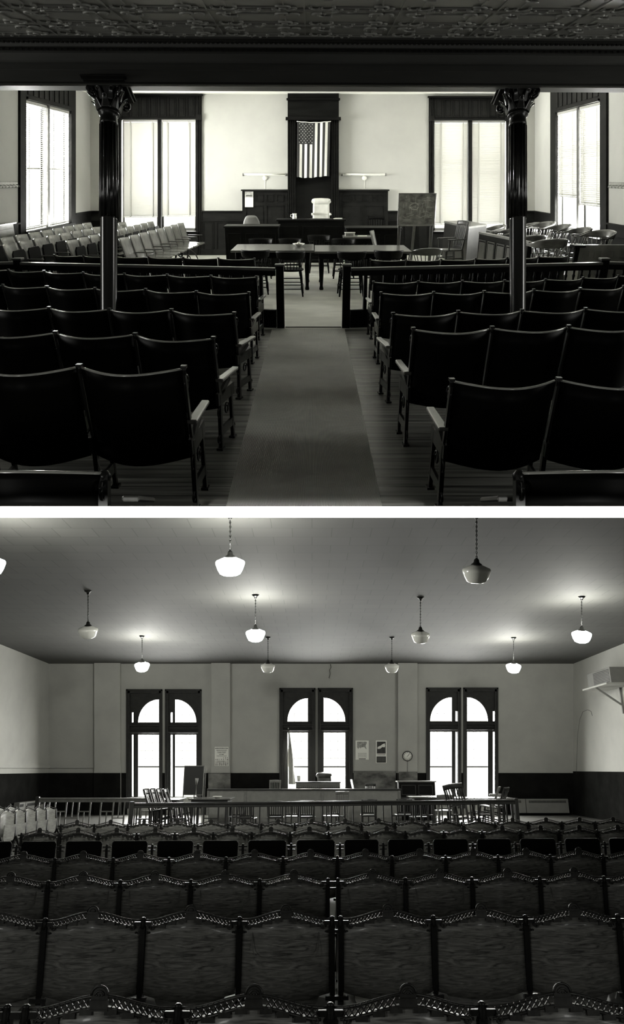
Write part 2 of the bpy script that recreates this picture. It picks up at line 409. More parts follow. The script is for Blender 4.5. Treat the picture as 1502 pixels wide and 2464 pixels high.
def win_side(n,X,s,w,c0,c1,ym):
    """window in a side wall; s=+1 when the room lies toward +X"""
    y0,y1,h0,h1=w; e=empty('window_%d'%n); struct(e); top=HC
    A=lambda d:(min(X+s*d[0],X+s*d[1]),max(X+s*d[0],X+s*d[1]))
    m=MB(wu); a,b=A((-.02,.05))
    m.box(a,b,c0,y0,FU,top); m.box(a,b,y1,c1,FU,top); m.box(a,b,y0,y1,h1,top); m.box(a,b,y0,y1,FU,h0-.02); a,b=A((-.1,.13)); m.box(a,b,y0-.05,y1+.05,h0-.03,h0)
    a,b=A((.05,.09)); m.box(a,b,c0,c1,top-.06,top); m.box(a,b,y0,y1,h1,h1+.05); m.build('window_casing','bench_wood',e)
    m=MB(wu); k=(y1-y0)/9; a,b=A((.05,.065))
    for i in range(9): m.box(a,b,y0+i*k+.06,y0+(i+1)*k-.06,h1+.1,top-.1)
    m.build('transom_panel','bench_wood',e)
    m=MB(wu); a,b=A((-.16,.02)); m.box(a,b,ym-.05,ym+.05,h0,h1); m.build('mullion','mid_wood',e)
    m=MB(wu); a,b=A((-.16,-.12))
    for p,q in ((y0,ym-.05),(ym+.05,y1)):
        for t in ((p,p+.05,h0,h1),(q-.05,q,h0,h1),(p,q,h0,h0+.07),(p,q,h1-.05,h1),(p,q,.1,.14)): m.box(a,b,t[0],t[1],t[2],t[3])
    m.build('sash','mid_wood',e)
    a,b=A((-.142,-.138)); MB(wu).box(a,b,y0,y1,h0,h1).build('pane','glass',e)
win_side(11,XL,1,(5.3,6.5,-.9,1.15),5.1,6.7,5.9); win_side(12,XR,-1,(5.3,6.5,-.9,1.15),5.1,6.7,5.9)  # unseen pair of windows added to let fill light onto the aisle
win_side(3,XL,1,sL,13.5,16.66,15.04); win_side(4,XR,-1,sR,13.45,16.6,14.98)
# venetian blinds
def blind(label,mk,a0,a1,h0,h1,tapes,tilt,n):
    """mk(a,d,h): a along the wall, d distance in from the wall face"""
    e=empty('venetian_blind',label,'window blind','venetian blinds of the upper courtroom')
    m=MB(); st=(h1-.07-h0-.03)/n
    def q(m,a,b,d0,d1,z0,z1,z2=None,z3=None):
        z2=z0 if z2 is None else z2; z3=z1 if z3 is None else z3
        vs=[mk(a,d0,z0),mk(a,d0,z1),mk(a,d1,z2),mk(a,d1,z3),mk(b,d0,z0),mk(b,d0,z1),mk(b,d1,z2),mk(b,d1,z3)]
        m.add(vs,[(0,1,3,2),(4,6,7,5),(0,4,5,1),(2,3,7,6),(0,2,6,4),(1,5,7,3)])
    wd=.046
    for i in range(n):
        z=h0+.03+st*(i+.5); c=math.cos(tilt)*wd/2; s=math.sin(tilt)*wd/2
        q(m,a0+.012,a1-.012,-.02-c,-.02+c,z-s,z-s+.003,z+s,z+s+.003)
    m.build('slats','slat',e)
    m=MB(); q(m,a0+.01,a1-.01,-.045,.005,h1-.06,h1); m.build('head_rail','slat',e)
    m=MB(); q(m,a0+.01,a1-.01,-.04,0,h0,h0+.025); m.build('bottom_rail','slat',e)
    for t in tapes:
        m=MB(); ac=a0+(a1-a0)*t; q(m,ac-.016,ac+.016,.006,.008,h0,h1-.05); q(m,ac-.016,ac+.016,-.048,-.046,h0,h1-.05); m.build('ladder_tape','slat',e)
    return e
mkb=lambda a,d,h: wu(a,YB-d,h)
blind('white blind on the left sash of the back window behind the side seats',mkb,bx(297),bx(380),bh(523),bh(288),(.2,.84),1.27,60)
blind('white blind on the right sash of the back window behind the side seats',mkb,bx(388),bx(471),bh(521),bh(288),(.17,.8),1.27,60)
blind('white venetian blind on the left sash of the back window behind the blackboard easel',mkb,bx(1046),bx(1127),bh(541),bh(290),(.2,.86),1.12,62)
blind('white venetian blind on the right sash of the back window behind the blackboard easel',mkb,bx(1136),bx(1217),bh(539),bh(290),(.2,.86),1.12,62)
mkl=lambda a,d,h: wu(XL+d,a,h); mkr=lambda a,d,h: wu(XR-d,a,h)
blind('nearer open white blind of the tall window in the left side wall',mkl,13.79,14.98,-1.09,1.46,(.2,.8),.12,58)
blind('farther open white blind of the tall window in the left side wall',mkl,15.1,16.34,-1.09,1.46,(.2,.8),.12,58)
blind('farther white blind drawn three quarters down beside the jury chairs',mkr,15.06,16.26,-.50,1.42,(.2,.8),1.1,46)
blind('nearer white blind hanging lower beside the jury chairs',mkr,13.76,14.92,-.635,1.42,(.2,.8),1.1,48)
# dark recess frame behind the bench
m=MB(wu); a0,a1=bx(693),bx(815); ht=HC
m.box(a0,bx(712),YB-.16,YB,FU,ht); m.box(bx(797),a1,YB-.16,YB,FU,ht); m.box(bx(712),bx(797),YB-.03,YB,FU,ht); m.box(bx(712),bx(797),YB-.16,YB,bh(284),ht)
for p in (695,700,705,710,799,804,809,813): m.box(bx(p)-.01,bx(p)+.012,YB-.18,YB-.16,bh(527),bh(290))
m.box(a0-.05,a1+.05,YB-.22,YB,bh(290),bh(283)); m.box(a0-.03,a1+.03,YB-.2,YB,bh(242),bh(238))
struct(m.build('trim_8','black_wood'))
# tall wall panelling either side of it
def tall(nm,p0,p1,t0,t1):
    m=MB(wu); x0,x1=bx(p0),bx(p1); z1=bh(456)
    m.box(x0,x1,YB-.09,YB,FU,z1); m.box(x0-.03,x1+.03,YB-.14,YB,z1-.035,z1)
    k=4; w=(x1-x0-.1)/k
    for i in range(k):
        for (c,d) in ((bh(485),bh(468)),) : 
            a,b=x0+.05+i*w+.04,x0+.05+(i+1)*w-.04
            for s in ((a,b,c,c+.012),(a,b,d-.012,d),(a,a+.012,c,d),(b-.014,b,c,d)): m.box(s[0],s[1],YB-.105,YB-.09,s[2],s[3])
    for a,b in ((x0+.09,x0+.05+2*w-.04),(x0+.05+2*w+.04,x1-.09)):
        c,d=FU+.2,bh(494)
        for s in ((a,b,c,c+.012),(a,b,d-.012,d),(a,a+.012,c,d),(b-.014,b,c,d)): m.box(s[0],s[1],YB-.105,YB-.09,s[2],s[3])
    return struct(m.build(nm,'bench_wood'))
tall('trim_9',584,692,0,0); tall('trim_10',816,933,0,0)

# ================================================================== UPPER HALL: columns
def column(label,px,Y,hb=.862):
    e=empty('fluted_column',label,'column','pair of iron columns under the beam'); X=ux(px,Y); zf=FU; cw=.28
    plumb(e,wu(X,Y,zf)); H=hb-zf; hs=H-cw
    hm=uh(527,Y)-zf
    MB().lathe([(.13,0),(.13,.05),(.10,.09),(.083,.13),(.083,hm-.01),(.088,hm)],n=32).build('lower_shaft','column_paint',e)
    MB().lathe([(.084,hm),(.082,hs-.10)],n=160,fl=14,fr=.14).build('fluted_shaft','column_paint',e)
    m=MB().lathe([(.088,hs-.10),(.090,hs-.07),(.084,hs-.04),(.084,hs),(.10,hs+.01),(.104,hs+.02),(.098,hs+.03)],n=32)
    m.build('neck_ring','iron',e)
    m=MB().lathe([(.088,hs+.03),(.092,hs+.10),(.11,hs+.17),(.15,hs+.23),(.155,hs+.245)],n=32)
    for k in range(8):      # acanthus leaves
        a=2*PI*k/8
        for lift,rr,wd in ((.0,.0,.05),(.07,.012,.05)):
            a2=a+(PI/8 if lift else 0)
            def leaf(u,v,a2=a2,lift=lift,rr=rr,wd=wd):
                z=hs+.03+lift+v*.12; r=.095+rr+.055*v**3+.02*v; s=(u-.5)*wd*2*(1-.75*v)+0; r+=.012*math.sin(v*PI)
                z-=.03*max(0,v-.8)*5*.4
                return (r*math.cos(a2)-s*math.sin(a2), r*math.sin(a2)+s*math.cos(a2), z)
            m.sheet(leaf,4,7,.008)
    for k in range(4):      # corner volutes
        a=PI/4+PI/2*k; pts=[]
        for i in range(20):
            t=i/19; b=-PI*.6+t*4.6*PI*.6; r=.052*(1-.8*t); pts.append(((.185+r*math.cos(b))*math.cos(a),(.185+r*math.cos(b))*math.sin(a),hs+.185+r*math.sin(b)))
        m.tube(pts,[.020-.010*i/19 for i in range(20)],8)
        m.tube([(.10*math.cos(a),.10*math.sin(a),hs+.10),(.135*math.cos(a),.135*math.sin(a),hs+.16),(.19*math.cos(a),.19*math.sin(a),hs+.235)],[.014,.018,.014],8)
    m.build('capital','column_paint',e)
    MB().box(-.20,.20,-.20,.20,cw+hs-.04,cw+hs-.012).box(-.22,.22,-.22,.22,cw+hs-.014,cw+hs).build('abacus','iron',e,.004)
    return e
column('dark fluted column on the side of the hall with the rows of pale side seats',262,7.02)
column('dark fluted column on the side of the hall with the jury chairs',1246,7.22)

# ================================================================== UPPER HALL: fixed theatre seats
SW=.55
def backfn(W,H,z0,bul,rec):
    def f(u,v):
        x=(u-.5)*W; c=math.cos(PI*(u-.5)); z=z0+(H-z0)*v
        return (x, -bul*c - rec*(z-H), z)
    return f
def standard(x,H,end=0):
    m=MB(); w=.010
    m.bar((x,0,H-.02),(x,.07,.33),.014,.034); m.bar((x,.06,.40),(x,.03,.0),.024,.036); m.bar((x,.30,.40),(x,.31,.0),.022,.03)
    m.box(x-w,x+w,-.0,.36,.33,.42); m.bar((x,.03,.13),(x,.31,.13),.018,.06); m.box(x-.022,x+.022,-.01,.06,0,.015); m.box(x-.022,x+.022,.28,.34,0,.015)
    m.bar((x,.08,.40),(x,.28,.475),.02,.045)
    m.lathe([(.009,H-.03),(.010,H-.0),(.010,H+.012)],(x,0,0),10); m.box(x-.015,x+.015,-.016,.016,H+.009,H+.023)
    if end:
        pts=[]
        for i in range(16):
            t=i/15; a=t*PI*2.6; r=.05*(1-.7*t); pts.append((x,.03+r*math.cos(a),H-.08+r*math.sin(a)))
        m.tube(pts,.006,6)
        for (cy,cz,rr) in ((.04,.27,.05),(.20,.26,.05),(.0,.08,.035),(.33,.08,.035)):
            pts=[(x,cy+rr*(1-.6*i/13)*math.cos(i/13*PI*2.4),cz+rr*(1-.6*i/13)*math.sin(i/13*PI*2.4)) for i in range(14)]
            m.tube(pts,.006,6)
    return m
def theatre_seat(endl,endr,H=.80):
    e=empty('theatre_seat')
    bk=MB().sheet(backfn(SW-.028,H,.30,.15,.12),14,6,.014).build('backrest','black_wood',e)
    f=backfn(SW-.028,H,.30,.15,.12)
    m=MB(); m.tube([Vector(f(i/16,1))+Vector((0,0,.002)) for i in range(17)],.0075,8); m.build('top_rail','edge',bk,label='top edge with painted pale highlight')
    m=MB(); m.prism([(-.235,.0),(-.235,.36),(-.2,.42),(.2,.42),(.235,.36),(.235,.0),(.15,-.05),(-.15,-.05)],.385,.41,'z'); m.build('seat_pan','black_wood',e,.006)
    standard(-SW/2,H,endl).build('iron_standard','iron',e)
    if endr: standard(SW/2,H,endr).build('iron_standard','iron',e)
    for s,on in ((-1,endl),(1,endr)):
        if on:
            x=s*(SW/2+.015)
            MB().prism([(x-.028,.02),(x-.024,.40),(x+.024,.40),(x+.028,.02)],.50,.525,'z').build('armrest','arm_wood',e,.006,'worn wooden armrest')
    return e
PRO={}
def seat_kind(l,r):
    if (l,r) not in PRO: PRO[(l,r)]=proto(theatre_seat,l,r)
    return inst(PRO[(l,r)])
CT=math.cos(TU); ST=math.sin(TU)
def row(side,name,joints,htop,aisle_right,Hs=.80,floor=None):
    """joints = pixel places of the joints along the top of the row, aisle end first"""
    P=[]
    for px,py in joints:
        Y=-htop*F/(py-420); P.append((ux(px,Y),Y))
    for k in range(len(P)-1):
        a,b=P[k],P[k+1]
        l,r=(b,a) if aisle_right else (a,b)
        if (joints[k][0] if aisle_right else joints[k+1][0])<-1: pass
        mx,my=(l[0]+r[0])/2,(l[1]+r[1])/2; dx,dy=r[0]-l[0],r[1]-l[1]; wd=math.hypot(dx,dy)
        zt=KU*my+htop
        if floor is None: H=(htop-FU)*CT
        else: H=(zt-floor)/CT
        Yb=my+H*ST; hf=zt-H*CT-KU*Yb
        last=(k==len(P)-2); first=(k==0)
        e=seat_kind(1 if (first and not aisle_right) else 0, 1 if (first and aisle_right) else 0)
        tag(e,'dark theatre seat, %s from the aisle in the %s, %s'%(ORD[k],name,side),'theatre seat','fixed theatre seats of the upper courtroom, '+side)
        put(e,mx,Yb,hf,'u',math.atan2(dy,dx),(wd/SW*.985,1,H/Hs))
LS='pale-seat side'; RS='jury side'
row(LS,'second row',[(445,890),(190,886),(-68,890)],-1.015,True,floor=.0145)
row(LS,'third row',[(515,818),(325,808),(133,804),(-60,804)],-1.145,True)
row(LS,'fourth row',[(565,757),(412,748),(262,747),(118,743),(-28,742)],-1.211,True)
row(LS,'fifth row',[(600,707),(472,704),(350,698),(228,696),(113,692),(7,688),(-98,686)],-1.235,True)
row(LS,'row before the rail',[(618,668),(507,666),(402,663),(299,661),(200,658),(106,654),(20,651),(-62,649)],-1.228,True)
row(LS,'row beyond the rail',[(613,624),(525,623),(440,621),(357,619.5),(276,618),(200,616.5),(130,615)],-1.27,True)
row(RS,'second row',[(1085,920),(1342,917),(1600,921)],-1.07,False,floor=.0145)
row(RS,'third row',[(993,796),(1183,793),(1367,790),(1548,790)],-1.095,False)
row(RS,'fourth row',[(945,758),(1102,753),(1255,750),(1408,746),(1558,745)],-1.193,False)
row(RS,'fifth row',[(916,707),(1043,706),(1165,704),(1284,700),(1396,697),(1500,691),(1600,690)],-1.235,False)
row(RS,'row before the rail',[(898,680),(1006,679),(1112,678),(1214,677),(1313,674),(1403,670),(1488,665),(1570,662)],-1.30,False)
row(RS,'row beyond the rail',[(891,626),(977,627),(1061,626),(1144,624),(1220,622),(1296,619),(1368,616)],-1.27,False)
# the row cut off by the slab: only backs stand on it
def cut_seat(side,pa,pb,py,aisle_right,armpx):
    Y=2.42; z=-(py-1232)*Y/F; xa,xb=ux(pa,Y),ux(pb,Y); W=xb-xa
    e=empty('theatre_seat','nearest dark theatre seat back, cut off at the white edge, '+side,'theatre seat'); plumb(e,((xa+xb)/2,Y+.03,.0145))
    H=z-.0145; f=backfn(W-.02,H,0,.10,.12)
    MB().sheet(f,18,5,.016).build('backrest','black_wood',e)
    MB().tube([Vector(f(i/20,1))+Vector((0,0,.002)) for i in range(21)],.008,8).build('top_rail','edge',e,label='top edge with painted pale highlight')
    x=W/2-.005 if aisle_right else -W/2+.005
    m=MB().box(x-.016,x+.016,-.01,.03,0,H).lathe([(.02,H-.02),(.024,H),(.012,H+.016)],(x,.01,0),12)
    m.tube([(x,-.02-.02*math.cos(i*.5),H*.5+.03*math.sin(i*.5)) for i in range(14)],.006,6)
    m.build('iron_standard','iron',e)
    Ya=.38; xm=ux(armpx,Y+.03+Ya)-(xa+xb)/2
    MB().prism([(xm-.032,.1),(xm-.028,Ya),(xm+.028,Ya),(xm+.032,.1)],.024,.045,'z').build('armrest','arm_wood',e,.006,'worn wooden armrest')
cut_seat(LS,-165,247,1141,True,357); cut_seat(RS,1254,1666,1141,False,1172)

# ================================================================== UPPER HALL: bar rail and gate posts
def rail_section(name,label,P,Q,htop,plain_until,panel=True):
    """P, Q = (X, Y) of the ends on the floor"""
    e=empty(name,label,'railing','bar rail of the upper courtroom'); L_=math.hypot(Q[0]-P[0],Q[1]-P[1]); yaw=math.atan2(Q[1]-P[1],Q[0]-P[0])
    put(e,P[0],P[1],FU,'u',yaw); H=(htop-FU)*CT; L_*=1
    MB().box(0,L_,-.045,.045,H-.035,H).build('handrail','mid_wood',e,.008,'hand-worn top rail')
    MB().box(0,L_,-.025,.025,H-.10,H-.035).box(0,L_,-.03,.03,.0,.24 if panel else .12).build('frame','black_wood',e)
    x=plain_until+.10; k=0
    if panel:
        for xx in (.19,.45): 
            if xx<L_: MB().box(xx-.022,xx+.022,-.02,.02,.2,H-.09).build('stile','black_wood',e)
    while x<L_-.04:
        MB().lathe([(.016,.12),(.016,.2),(.026,.24),(.028,.32),(.014,.52),(.013,.56),(.022,.6),(.014,.62),(.016,H-.09)],(x,0,0),10).build('baluster','black_wood',e)
        x+=.115; k+=1
    return e
def post(label,X,Y,htop,w=.05):
    e=empty('newel_post',label,'newel post'); H=(htop-FU)*CT; put(e,X,Y,FU)
    MB().box(-w,w,-w,w,0,H).build('shaft','black_wood',e,.004); MB().box(-w-.012,w+.012,-w-.012,w+.012,H-.0,H+.025).build('cap','mid_wood',e,.006,'pale rubbed cap')
gy=9.42; xl,xr=ux(676,gy),ux(832,gy)
post('gate post of the bar rail on the side of the pale seats',xl,gy,-1.175); post('gate post of the bar rail on the side of the jury box',xr,gy,-1.175)
NL=(-4.05,10.07); NR=(4.03,10.07)
def sect(name,label,A,B,*a):
    return rail_section(name,label,A,B,*a)
sect('bar_railing','dark bar rail from the gate toward the pale seats',(xl-.06,gy+.01),(NL[0]+.06,NL[1]),-1.20,.5)
sect('bar_railing','dark bar rail from the gate toward the jury box',(xr+.06,gy+.01),(NR[0]-.06,NR[1]),-1.20,.5)
post('corner post of the bar rail below the pale seats',NL[0],NL[1],-1.175,.055); post('corner post of the bar rail below the jury box',NR[0],NR[1],-1.175,.055)
sect('bar_railing','short bar rail running from its corner post to the wall beside the pale seats',(NL[0]-.06,NL[1]),(XL+.05,9.75),-1.20,0,False)
sect('bar_railing','short bar rail running from its corner post to the wall beside the jury box',(NR[0]+.06,NR[1]),(XR-.05,9.75),-1.20,0,False)
# runner down the aisle
e=MB(wu).box(ux(545,4.37),ux(919,4.37),4.29,9.40,FU+.001,FU+.010).build('carpet_runner','carpet_runner'); tag(e,'long ribbed grey runner laid down the middle of the aisle','carpet runner')
e=MB(wu).box(xl+.06,xr-.06,9.40,9.44,FU+.004,FU+.024).build('threshold_strip','steel'); tag(e,'pale metal threshold strip across the gate opening','threshold')

# ================================================================== UPPER HALL: pale side seats
PW=.50
def side_seat(down):
    e=empty('folding_side_seat'); H=.80
    MB().sheet(backfn(PW-.03,H,.40,.075,-.0+.30),12,6,.014).build('backrest','pale_wood',e)
    m=MB()
    for x in (-PW/2,):
        m.bar((x,-.02,H-.03),(x,.10,.40),.016,.03)
        for k in range(6): m.box(x-.016,x+.016,-.01+.02*k-.012,-.01+.02*k+.012,H-.08-.06*k,H-.055-.06*k)
        m.bar((x,.10,.42),(x,.02,.06),.02,.035); m.tube([(x,.02,.08),(x,-.06,.05),(x,-.1,.01)],.012,6); m.tube([(x,.08,.30),(x,.22,.20),(x,.28,.08),(x,.36,.01)],.012,6)
        m.bar((x,.08,.42),(x,.40,.40),.018,.03)
    m.build('iron_standard','iron',e)
    MB().prism([(-PW/2-.022,.08),(-PW/2-.022,.40),(-PW/2+.022,.42),(-PW/2+.022,.08)],.56,.575,'z').build('armrest','mid_wood',e,.004)
    if down: MB().prism([(-.22,.10),(-.22,.42),(-.19,.47),(.19,.47),(.22,.42),(.22,.10)],.41,.435,'z').build('seat_pan','pale_wood',e,.006)
    else:
        m=MB(); m.prism([(-.21,.46),(.21,.46),(.21,.80-.12),(.16,.80-.08),(-.16,.80-.08),(-.21,.80-.12)],.115,.14,'y'); m.build('seat_pan','bench_wood',e)
    return e
PD,PU_=proto(side_seat,True),proto(side_seat,False)
def side_row(name,A,B,n,htop,down):
    H=(htop-FU)*CT
    dx,dy=B[0]-A[0],B[1]-A[1]; L_=math.hypot(dx,dy)/n; yaw=math.atan2(-dy,-dx)
    for k in range(n):
        t=(k+.5)/n; X,Y=A[0]+dx*t,A[1]+dy*t
        o=inst(PD if down else PU_)
        tag(o,'pale plywood folding seat, %s from the near end, %s'%(ORD[k],name),'folding seat','pale folding seats along the side of the upper courtroom')
        put(o,X,Y+H*ST*.9,FU,'u',yaw,(L_/PW,1,H/.80))
side_row('row against the window wall',(-5.30,11.4),(-5.02,16.1),9,-1.085,False)
side_row('second row from the window wall',(-4.76,10.85),(-4.30,16.35),11,-1.09,False)
side_row('third row from the window wall',(-3.95,11.35),(-3.66,16.35),10,-1.08,False)
side_row('row nearest the counsel tables',(-3.22,11.8),(-2.88,15.9),8,-1.08,True)

# ================================================================== chairs
def arc(cx,cy,r,a0,a1,n,z=0,ry=None): return [(cx+r*math.cos(a0+(a1-a0)*i/n),cy+(ry or r)*math.sin(a0+(a1-a0)*i/n),z) for i in range(n+1)]
def legs4(e,mt,h,wx,wy,spx,spy,r=.017,oy=0,turned=False):
    for sx in (-1,1):
        for sy in (-1,1):
            a=Vector((sx*wx,sy*wy+oy,h)); b=Vector((sx*(wx+spx),sy*(wy+spy)+oy,0))
            pts=[a.lerp(b,t) for t in (0,.15,.3,.55,.6,.8,1)]
            MB().tube(pts,[r*.8,r*1.15,r*1.1,r*.8,r*1.2,r*.9,r*.7] if turned else [r,r,r,r,r,r*.9,r*.8],8).build('leg',mt,e)
def captain_chair(mt='black_wood',H=.72):
    """round-seated chair with a deep curved crest rail on short spindles; faces +Y"""
    e=empty('captain_chair')
    legs4(e,mt,.41,.16,.14,.04,.05,turned=True)
    MB().lathe([(.0,.405),(.19,.405),(.215,.418),(.215,.432),(.20,.442),(.12,.436),(0,.434)],(0,.0,0),24).build('seat',mt,e)
    def crest(u,v):
        a=PI*1.12+PI*.76*u; r=.235+.02*v; wz=.5+.5*math.sin(PI*u); return (r*math.cos(a)*1.0, r*math.sin(a)+.02-.03*v, H-.135*(1-v)*(.55+.45*wz)-.0)
    MB().sheet(crest,16,4,.02).build('crest_rail',mt,e)
    m=MB()
    for i in range(9):
        a=PI*1.16+PI*.68*i/8; m.tube([(.19*math.cos(a),.19*math.sin(a),.43),(.235*math.cos(a),.235*math.sin(a)+.02,H-.09)],.007,6)
    m.build('spindles',mt,e)
    m=MB()
    for z in (.13,.24,.30):
        k=(.41-z)/.41; w=.16+.04*k; d=.14+.05*k
        m.tube([(-w,-d,z),(w,-d,z)],.008,6); 
        if z<.3: m.tube([(-w,d,z+.02),(w,d,z+.02)],.008,6)
        m.tube([(-w,-d,z+.03),(-w,d,z+.03)],.008,6); m.tube([(w,-d,z+.03),(w,d,z+.03)],.008,6)
    m.build('stretchers',mt,e)
    return e
def bow_armchair(mt='mid_wood',H=.74):
    """banker's armchair: one steam-bent band makes back and arms; faces +Y"""
    e=empty('bow_armchair')
    legs4(e,mt,.42,.19,.17,.03,.04,.018)
    MB().prism([(-.24,-.16),(-.25,.1),(-.22,.24),(.22,.24),(.25,.1),(.24,-.16),(.15,-.24),(-.15,-.24)],.415,.44,'z').build('seat',mt,e,.008)
    def band(u,v):
        t=2*u-1; s=abs(t); sg=1 if t>0 else -1
        if s<.62:
            a=-PI/2+sg*(s/.62)*PI/2; x=.27*math.cos(a) if 0 else .27*math.sin(sg*(s/.62)*PI/2); y=-.24*math.cos((s/.62)*PI/2)+.0
        else:
            q=(s-.62)/.38; x=sg*(.27+.02*math.sin(q*PI)); y=.0+q*.25
        hh=.11*max(0,math.cos(min(1,s/.7)*PI/2))**.8
        top=H-.10*min(1,s/.75)**2
        z=top-hh*(1-v)-.022*(1-v)
        y-= .035*hh/.11*v
        return (x*(1+.05*v*hh/.11),y,z)
    MB().sheet(band,36,4,.022).build('bow_rail',mt,e)
    m=MB()
    for i in range(9):
        a=-PI/2+(i-4)/4*1.25; m.tube([(.20*math.sin((i-4)/4*1.25),-.2*math.cos((i-4)/4*1.25),.43),(.262*math.sin((i-4)/4*1.3),-.235*math.cos((i-4)/4*1.3),H-.13)],.0085,6)
    m.build('spindles',mt,e)
    for sx in (-1,1): MB().tube([(sx*.23,.17,.43),(sx*.27,.21,.50),(sx*.275,.17,.58),(sx*.275,.23,.64)],[.014,.013,.013,.016],8).build('arm_post',mt,e)
    m=MB()
    for z in (.15,.24): m.tube([(-.21,-.19,z),(.21,-.19,z)],.009,6); m.tube([(-.21,-.19,z+.03),(-.21,.19,z+.03)],.009,6); m.tube([(.21,-.19,z+.03),(.21,.19,z+.03)],.009,6)
    m.tube([(-.21,.19,.18),(.21,.19,.18)],.009,6); m.build('stretchers',mt,e)
    return e
def slat_chair(mt='lo_dark',H=.86,arms=False,ns=6,crest=.09,curve=.03):
    """office chair with upright slats under a crest rail; faces +Y"""
    e=empty('slat_back_armchair' if arms else 'slat_back_chair')
    for sx in (-1,1):
        MB().bar((sx*.185,.19,.43),(sx*.19,.21,0),.034,.034).build('leg',mt,e)
        m=MB(); m.bar((sx*.18,-.19,.44),(sx*.19,-.25,0),.034,.034); m.build('leg',mt,e)
        MB().bar((sx*.18,-.18,.42),(sx*.195,-.27,H),.032,.03).build('back_post',mt,e)
    MB().prism([(-.20,-.21),(-.225,.20),(-.19,.235),(.19,.235),(.225,.20),(.20,-.21)],.42,.45,'z').build('seat',mt,e,.008)
    MB().sheet(lambda u,v:((u-.5)*.42,-.262-curve*math.sin(PI*u)-.0+ (1-v)*.012,H-crest*(1-v)+.012*math.sin(PI*u)),10,3,.022).build('crest_rail',mt,e)
    m=MB()
    for i in range(ns):
        x=-.145+.29*i/(ns-1); c=curve*math.cos(x/.2*PI/2); m.bar((x*.95,-.20,.50),(x,-.253-c*.8,H-crest+.01),.024,.010)
    m.bar((-.18,-.198,.50),(.18,-.198,.50),.02,.04); m.build('back_slats',mt,e)
    m=MB(); m.bar((-.19,.2,.17),(.19,.2,.17),.018,.025); m.bar((-.19,-.23,.2),(.19,-.23,.2),.018,.025)
    for sx in (-1,1): m.bar((sx*.188,-.22,.13),(sx*.188,.2,.13),.018,.025); m.bar((sx*.188,-.22,.27),(sx*.188,.2,.27),.018,.025)
    m.build('stretchers',mt,e)
    if arms:
        for sx in (-1,1):
            MB().prism([(sx*.20-.03,-.24),(sx*.225-.04,.16),(sx*.225-.02,.20),(sx*.225+.02,.20),(sx*.225+.04,.16),(sx*.20+.03,-.24)],.64,.665,'z').build('armrest',mt,e,.006)
            MB().bar((sx*.21,.15,.44),(sx*.22,.15,.64),.026,.026).build('arm_post',mt,e)
    return e
CAP=proto(captain_chair); BOW=proto(bow_armchair,'jury_chair'); BOWD=proto(bow_armchair,'mid_wood')
def chair(p,label,cat,group,X,Y,yaw=0,floor=FU,room='u',s=1.0,pre=None):
    o=inst(p); tag(o,label,cat,group); put(o,X,Y,floor,room,yaw,(s,s,s),pre); return o
G1='captain chairs around the counsel tables'
for lab,px,Y,yaw in (
  ('black captain chair at the counsel table just beyond the gate post, pale-seat side',701,11.95,0),
  ('black captain chair at the counsel table just beyond the gate post, jury side',843,11.95,.05),
  ('black captain chair at the end of the counsel table nearer the pale seats',618,12.15,.05),
  ('black captain chair at the near side of the table, before the jury-side row',930,12.1,-.03),
  ('captain chair behind the counsel table, opposite its end nearer the pale seats',630,13.98,PI),
  ('captain chair behind the counsel table, just behind the white ashtray',700,13.98,PI+.1),
  ('captain chair behind the counsel tables, in front of the small desk with the box',826,13.98,PI),
  ('black captain chair pulled up against the front of the high bench',768,14.75,PI)):
    chair(CAP,lab,'chair',G1,ux(px,Y),Y,yaw)
chair(BOWD,'dark bow-backed armchair standing alone past the jury-side end of the counsel table','chair',None,ux(1026,12.5),12.75,.15,s=.95)
# ------------------------------------------------------------------ tables
def table(label,x0,x1,y0,y1,htop,mt='table_wood',name='counsel_table',cat='table',group=None,th=.035,leg=.035):
    e=empty(name,label,cat,group); xc,yc=(x0+x1)/2,(y0+y1)/2; H=(htop-FU)*CT; w=(x1-x0)/2; d=(y1-y0)/2/CT
    # the top lies between y0 and y1 as seen, so the feet stand a little farther off
    put(e,xc,yc+H*ST,FU); MB().box(-w,w,-d,d,H-th,H).build('tabletop',mt,e,.006)
    MB().box(-w+.08,w-.08,-d+.08,d-.08,H-th-.10,H-th).build('apron','black_wood',e)
    for sx in (-1,1):
        for sy in (-1,1):
            MB().lathe([(leg*.8,0),(leg*1.1,.03),(leg*.8,.08),(leg*1.1,.3),(leg*1.25,.42),(leg*1.0,.5),(leg*1.35,.53),(leg*1.35,H-th)],(sx*(w-.12),sy*(d-.12),0),12).build('leg','black_wood',e)
    return e
table('long polished counsel table nearer the pale seats, with a white ashtray on it',-1.40,.035,12.1,13.2,-1.30,group='counsel tables')
table('long polished counsel table nearer the jury box, bare on top',.045,1.72,12.1,13.2,-1.318,group='counsel tables')
def onrail(Y,h,X,name,label,cat,group=None,yaw=0):
    e=empty(name,label,cat,group); e.matrix_world=Matrix.Translation(wu(X,Y,h))@Matrix.Rotation(TU,4,'X')@Matrix.Rotation(yaw,4,'Z'); return e
e=onrail(12.75,-1.298,ux(719,12.7),'ashtray','white scalloped ashtray on the counsel table','ashtray')
MB().lathe([(0,0),(.04,0),(.05,.01),(.085,.03),(.10,.05),(.095,.052),(.05,.03),(0,.022)],n=24,fl=6,fr=.12).build('bowl','china',e); MB().lathe([(0,.02),(.02,.03),(.03,.055),(.02,.075),(0,.08)],n=12).build('knob','china',e)
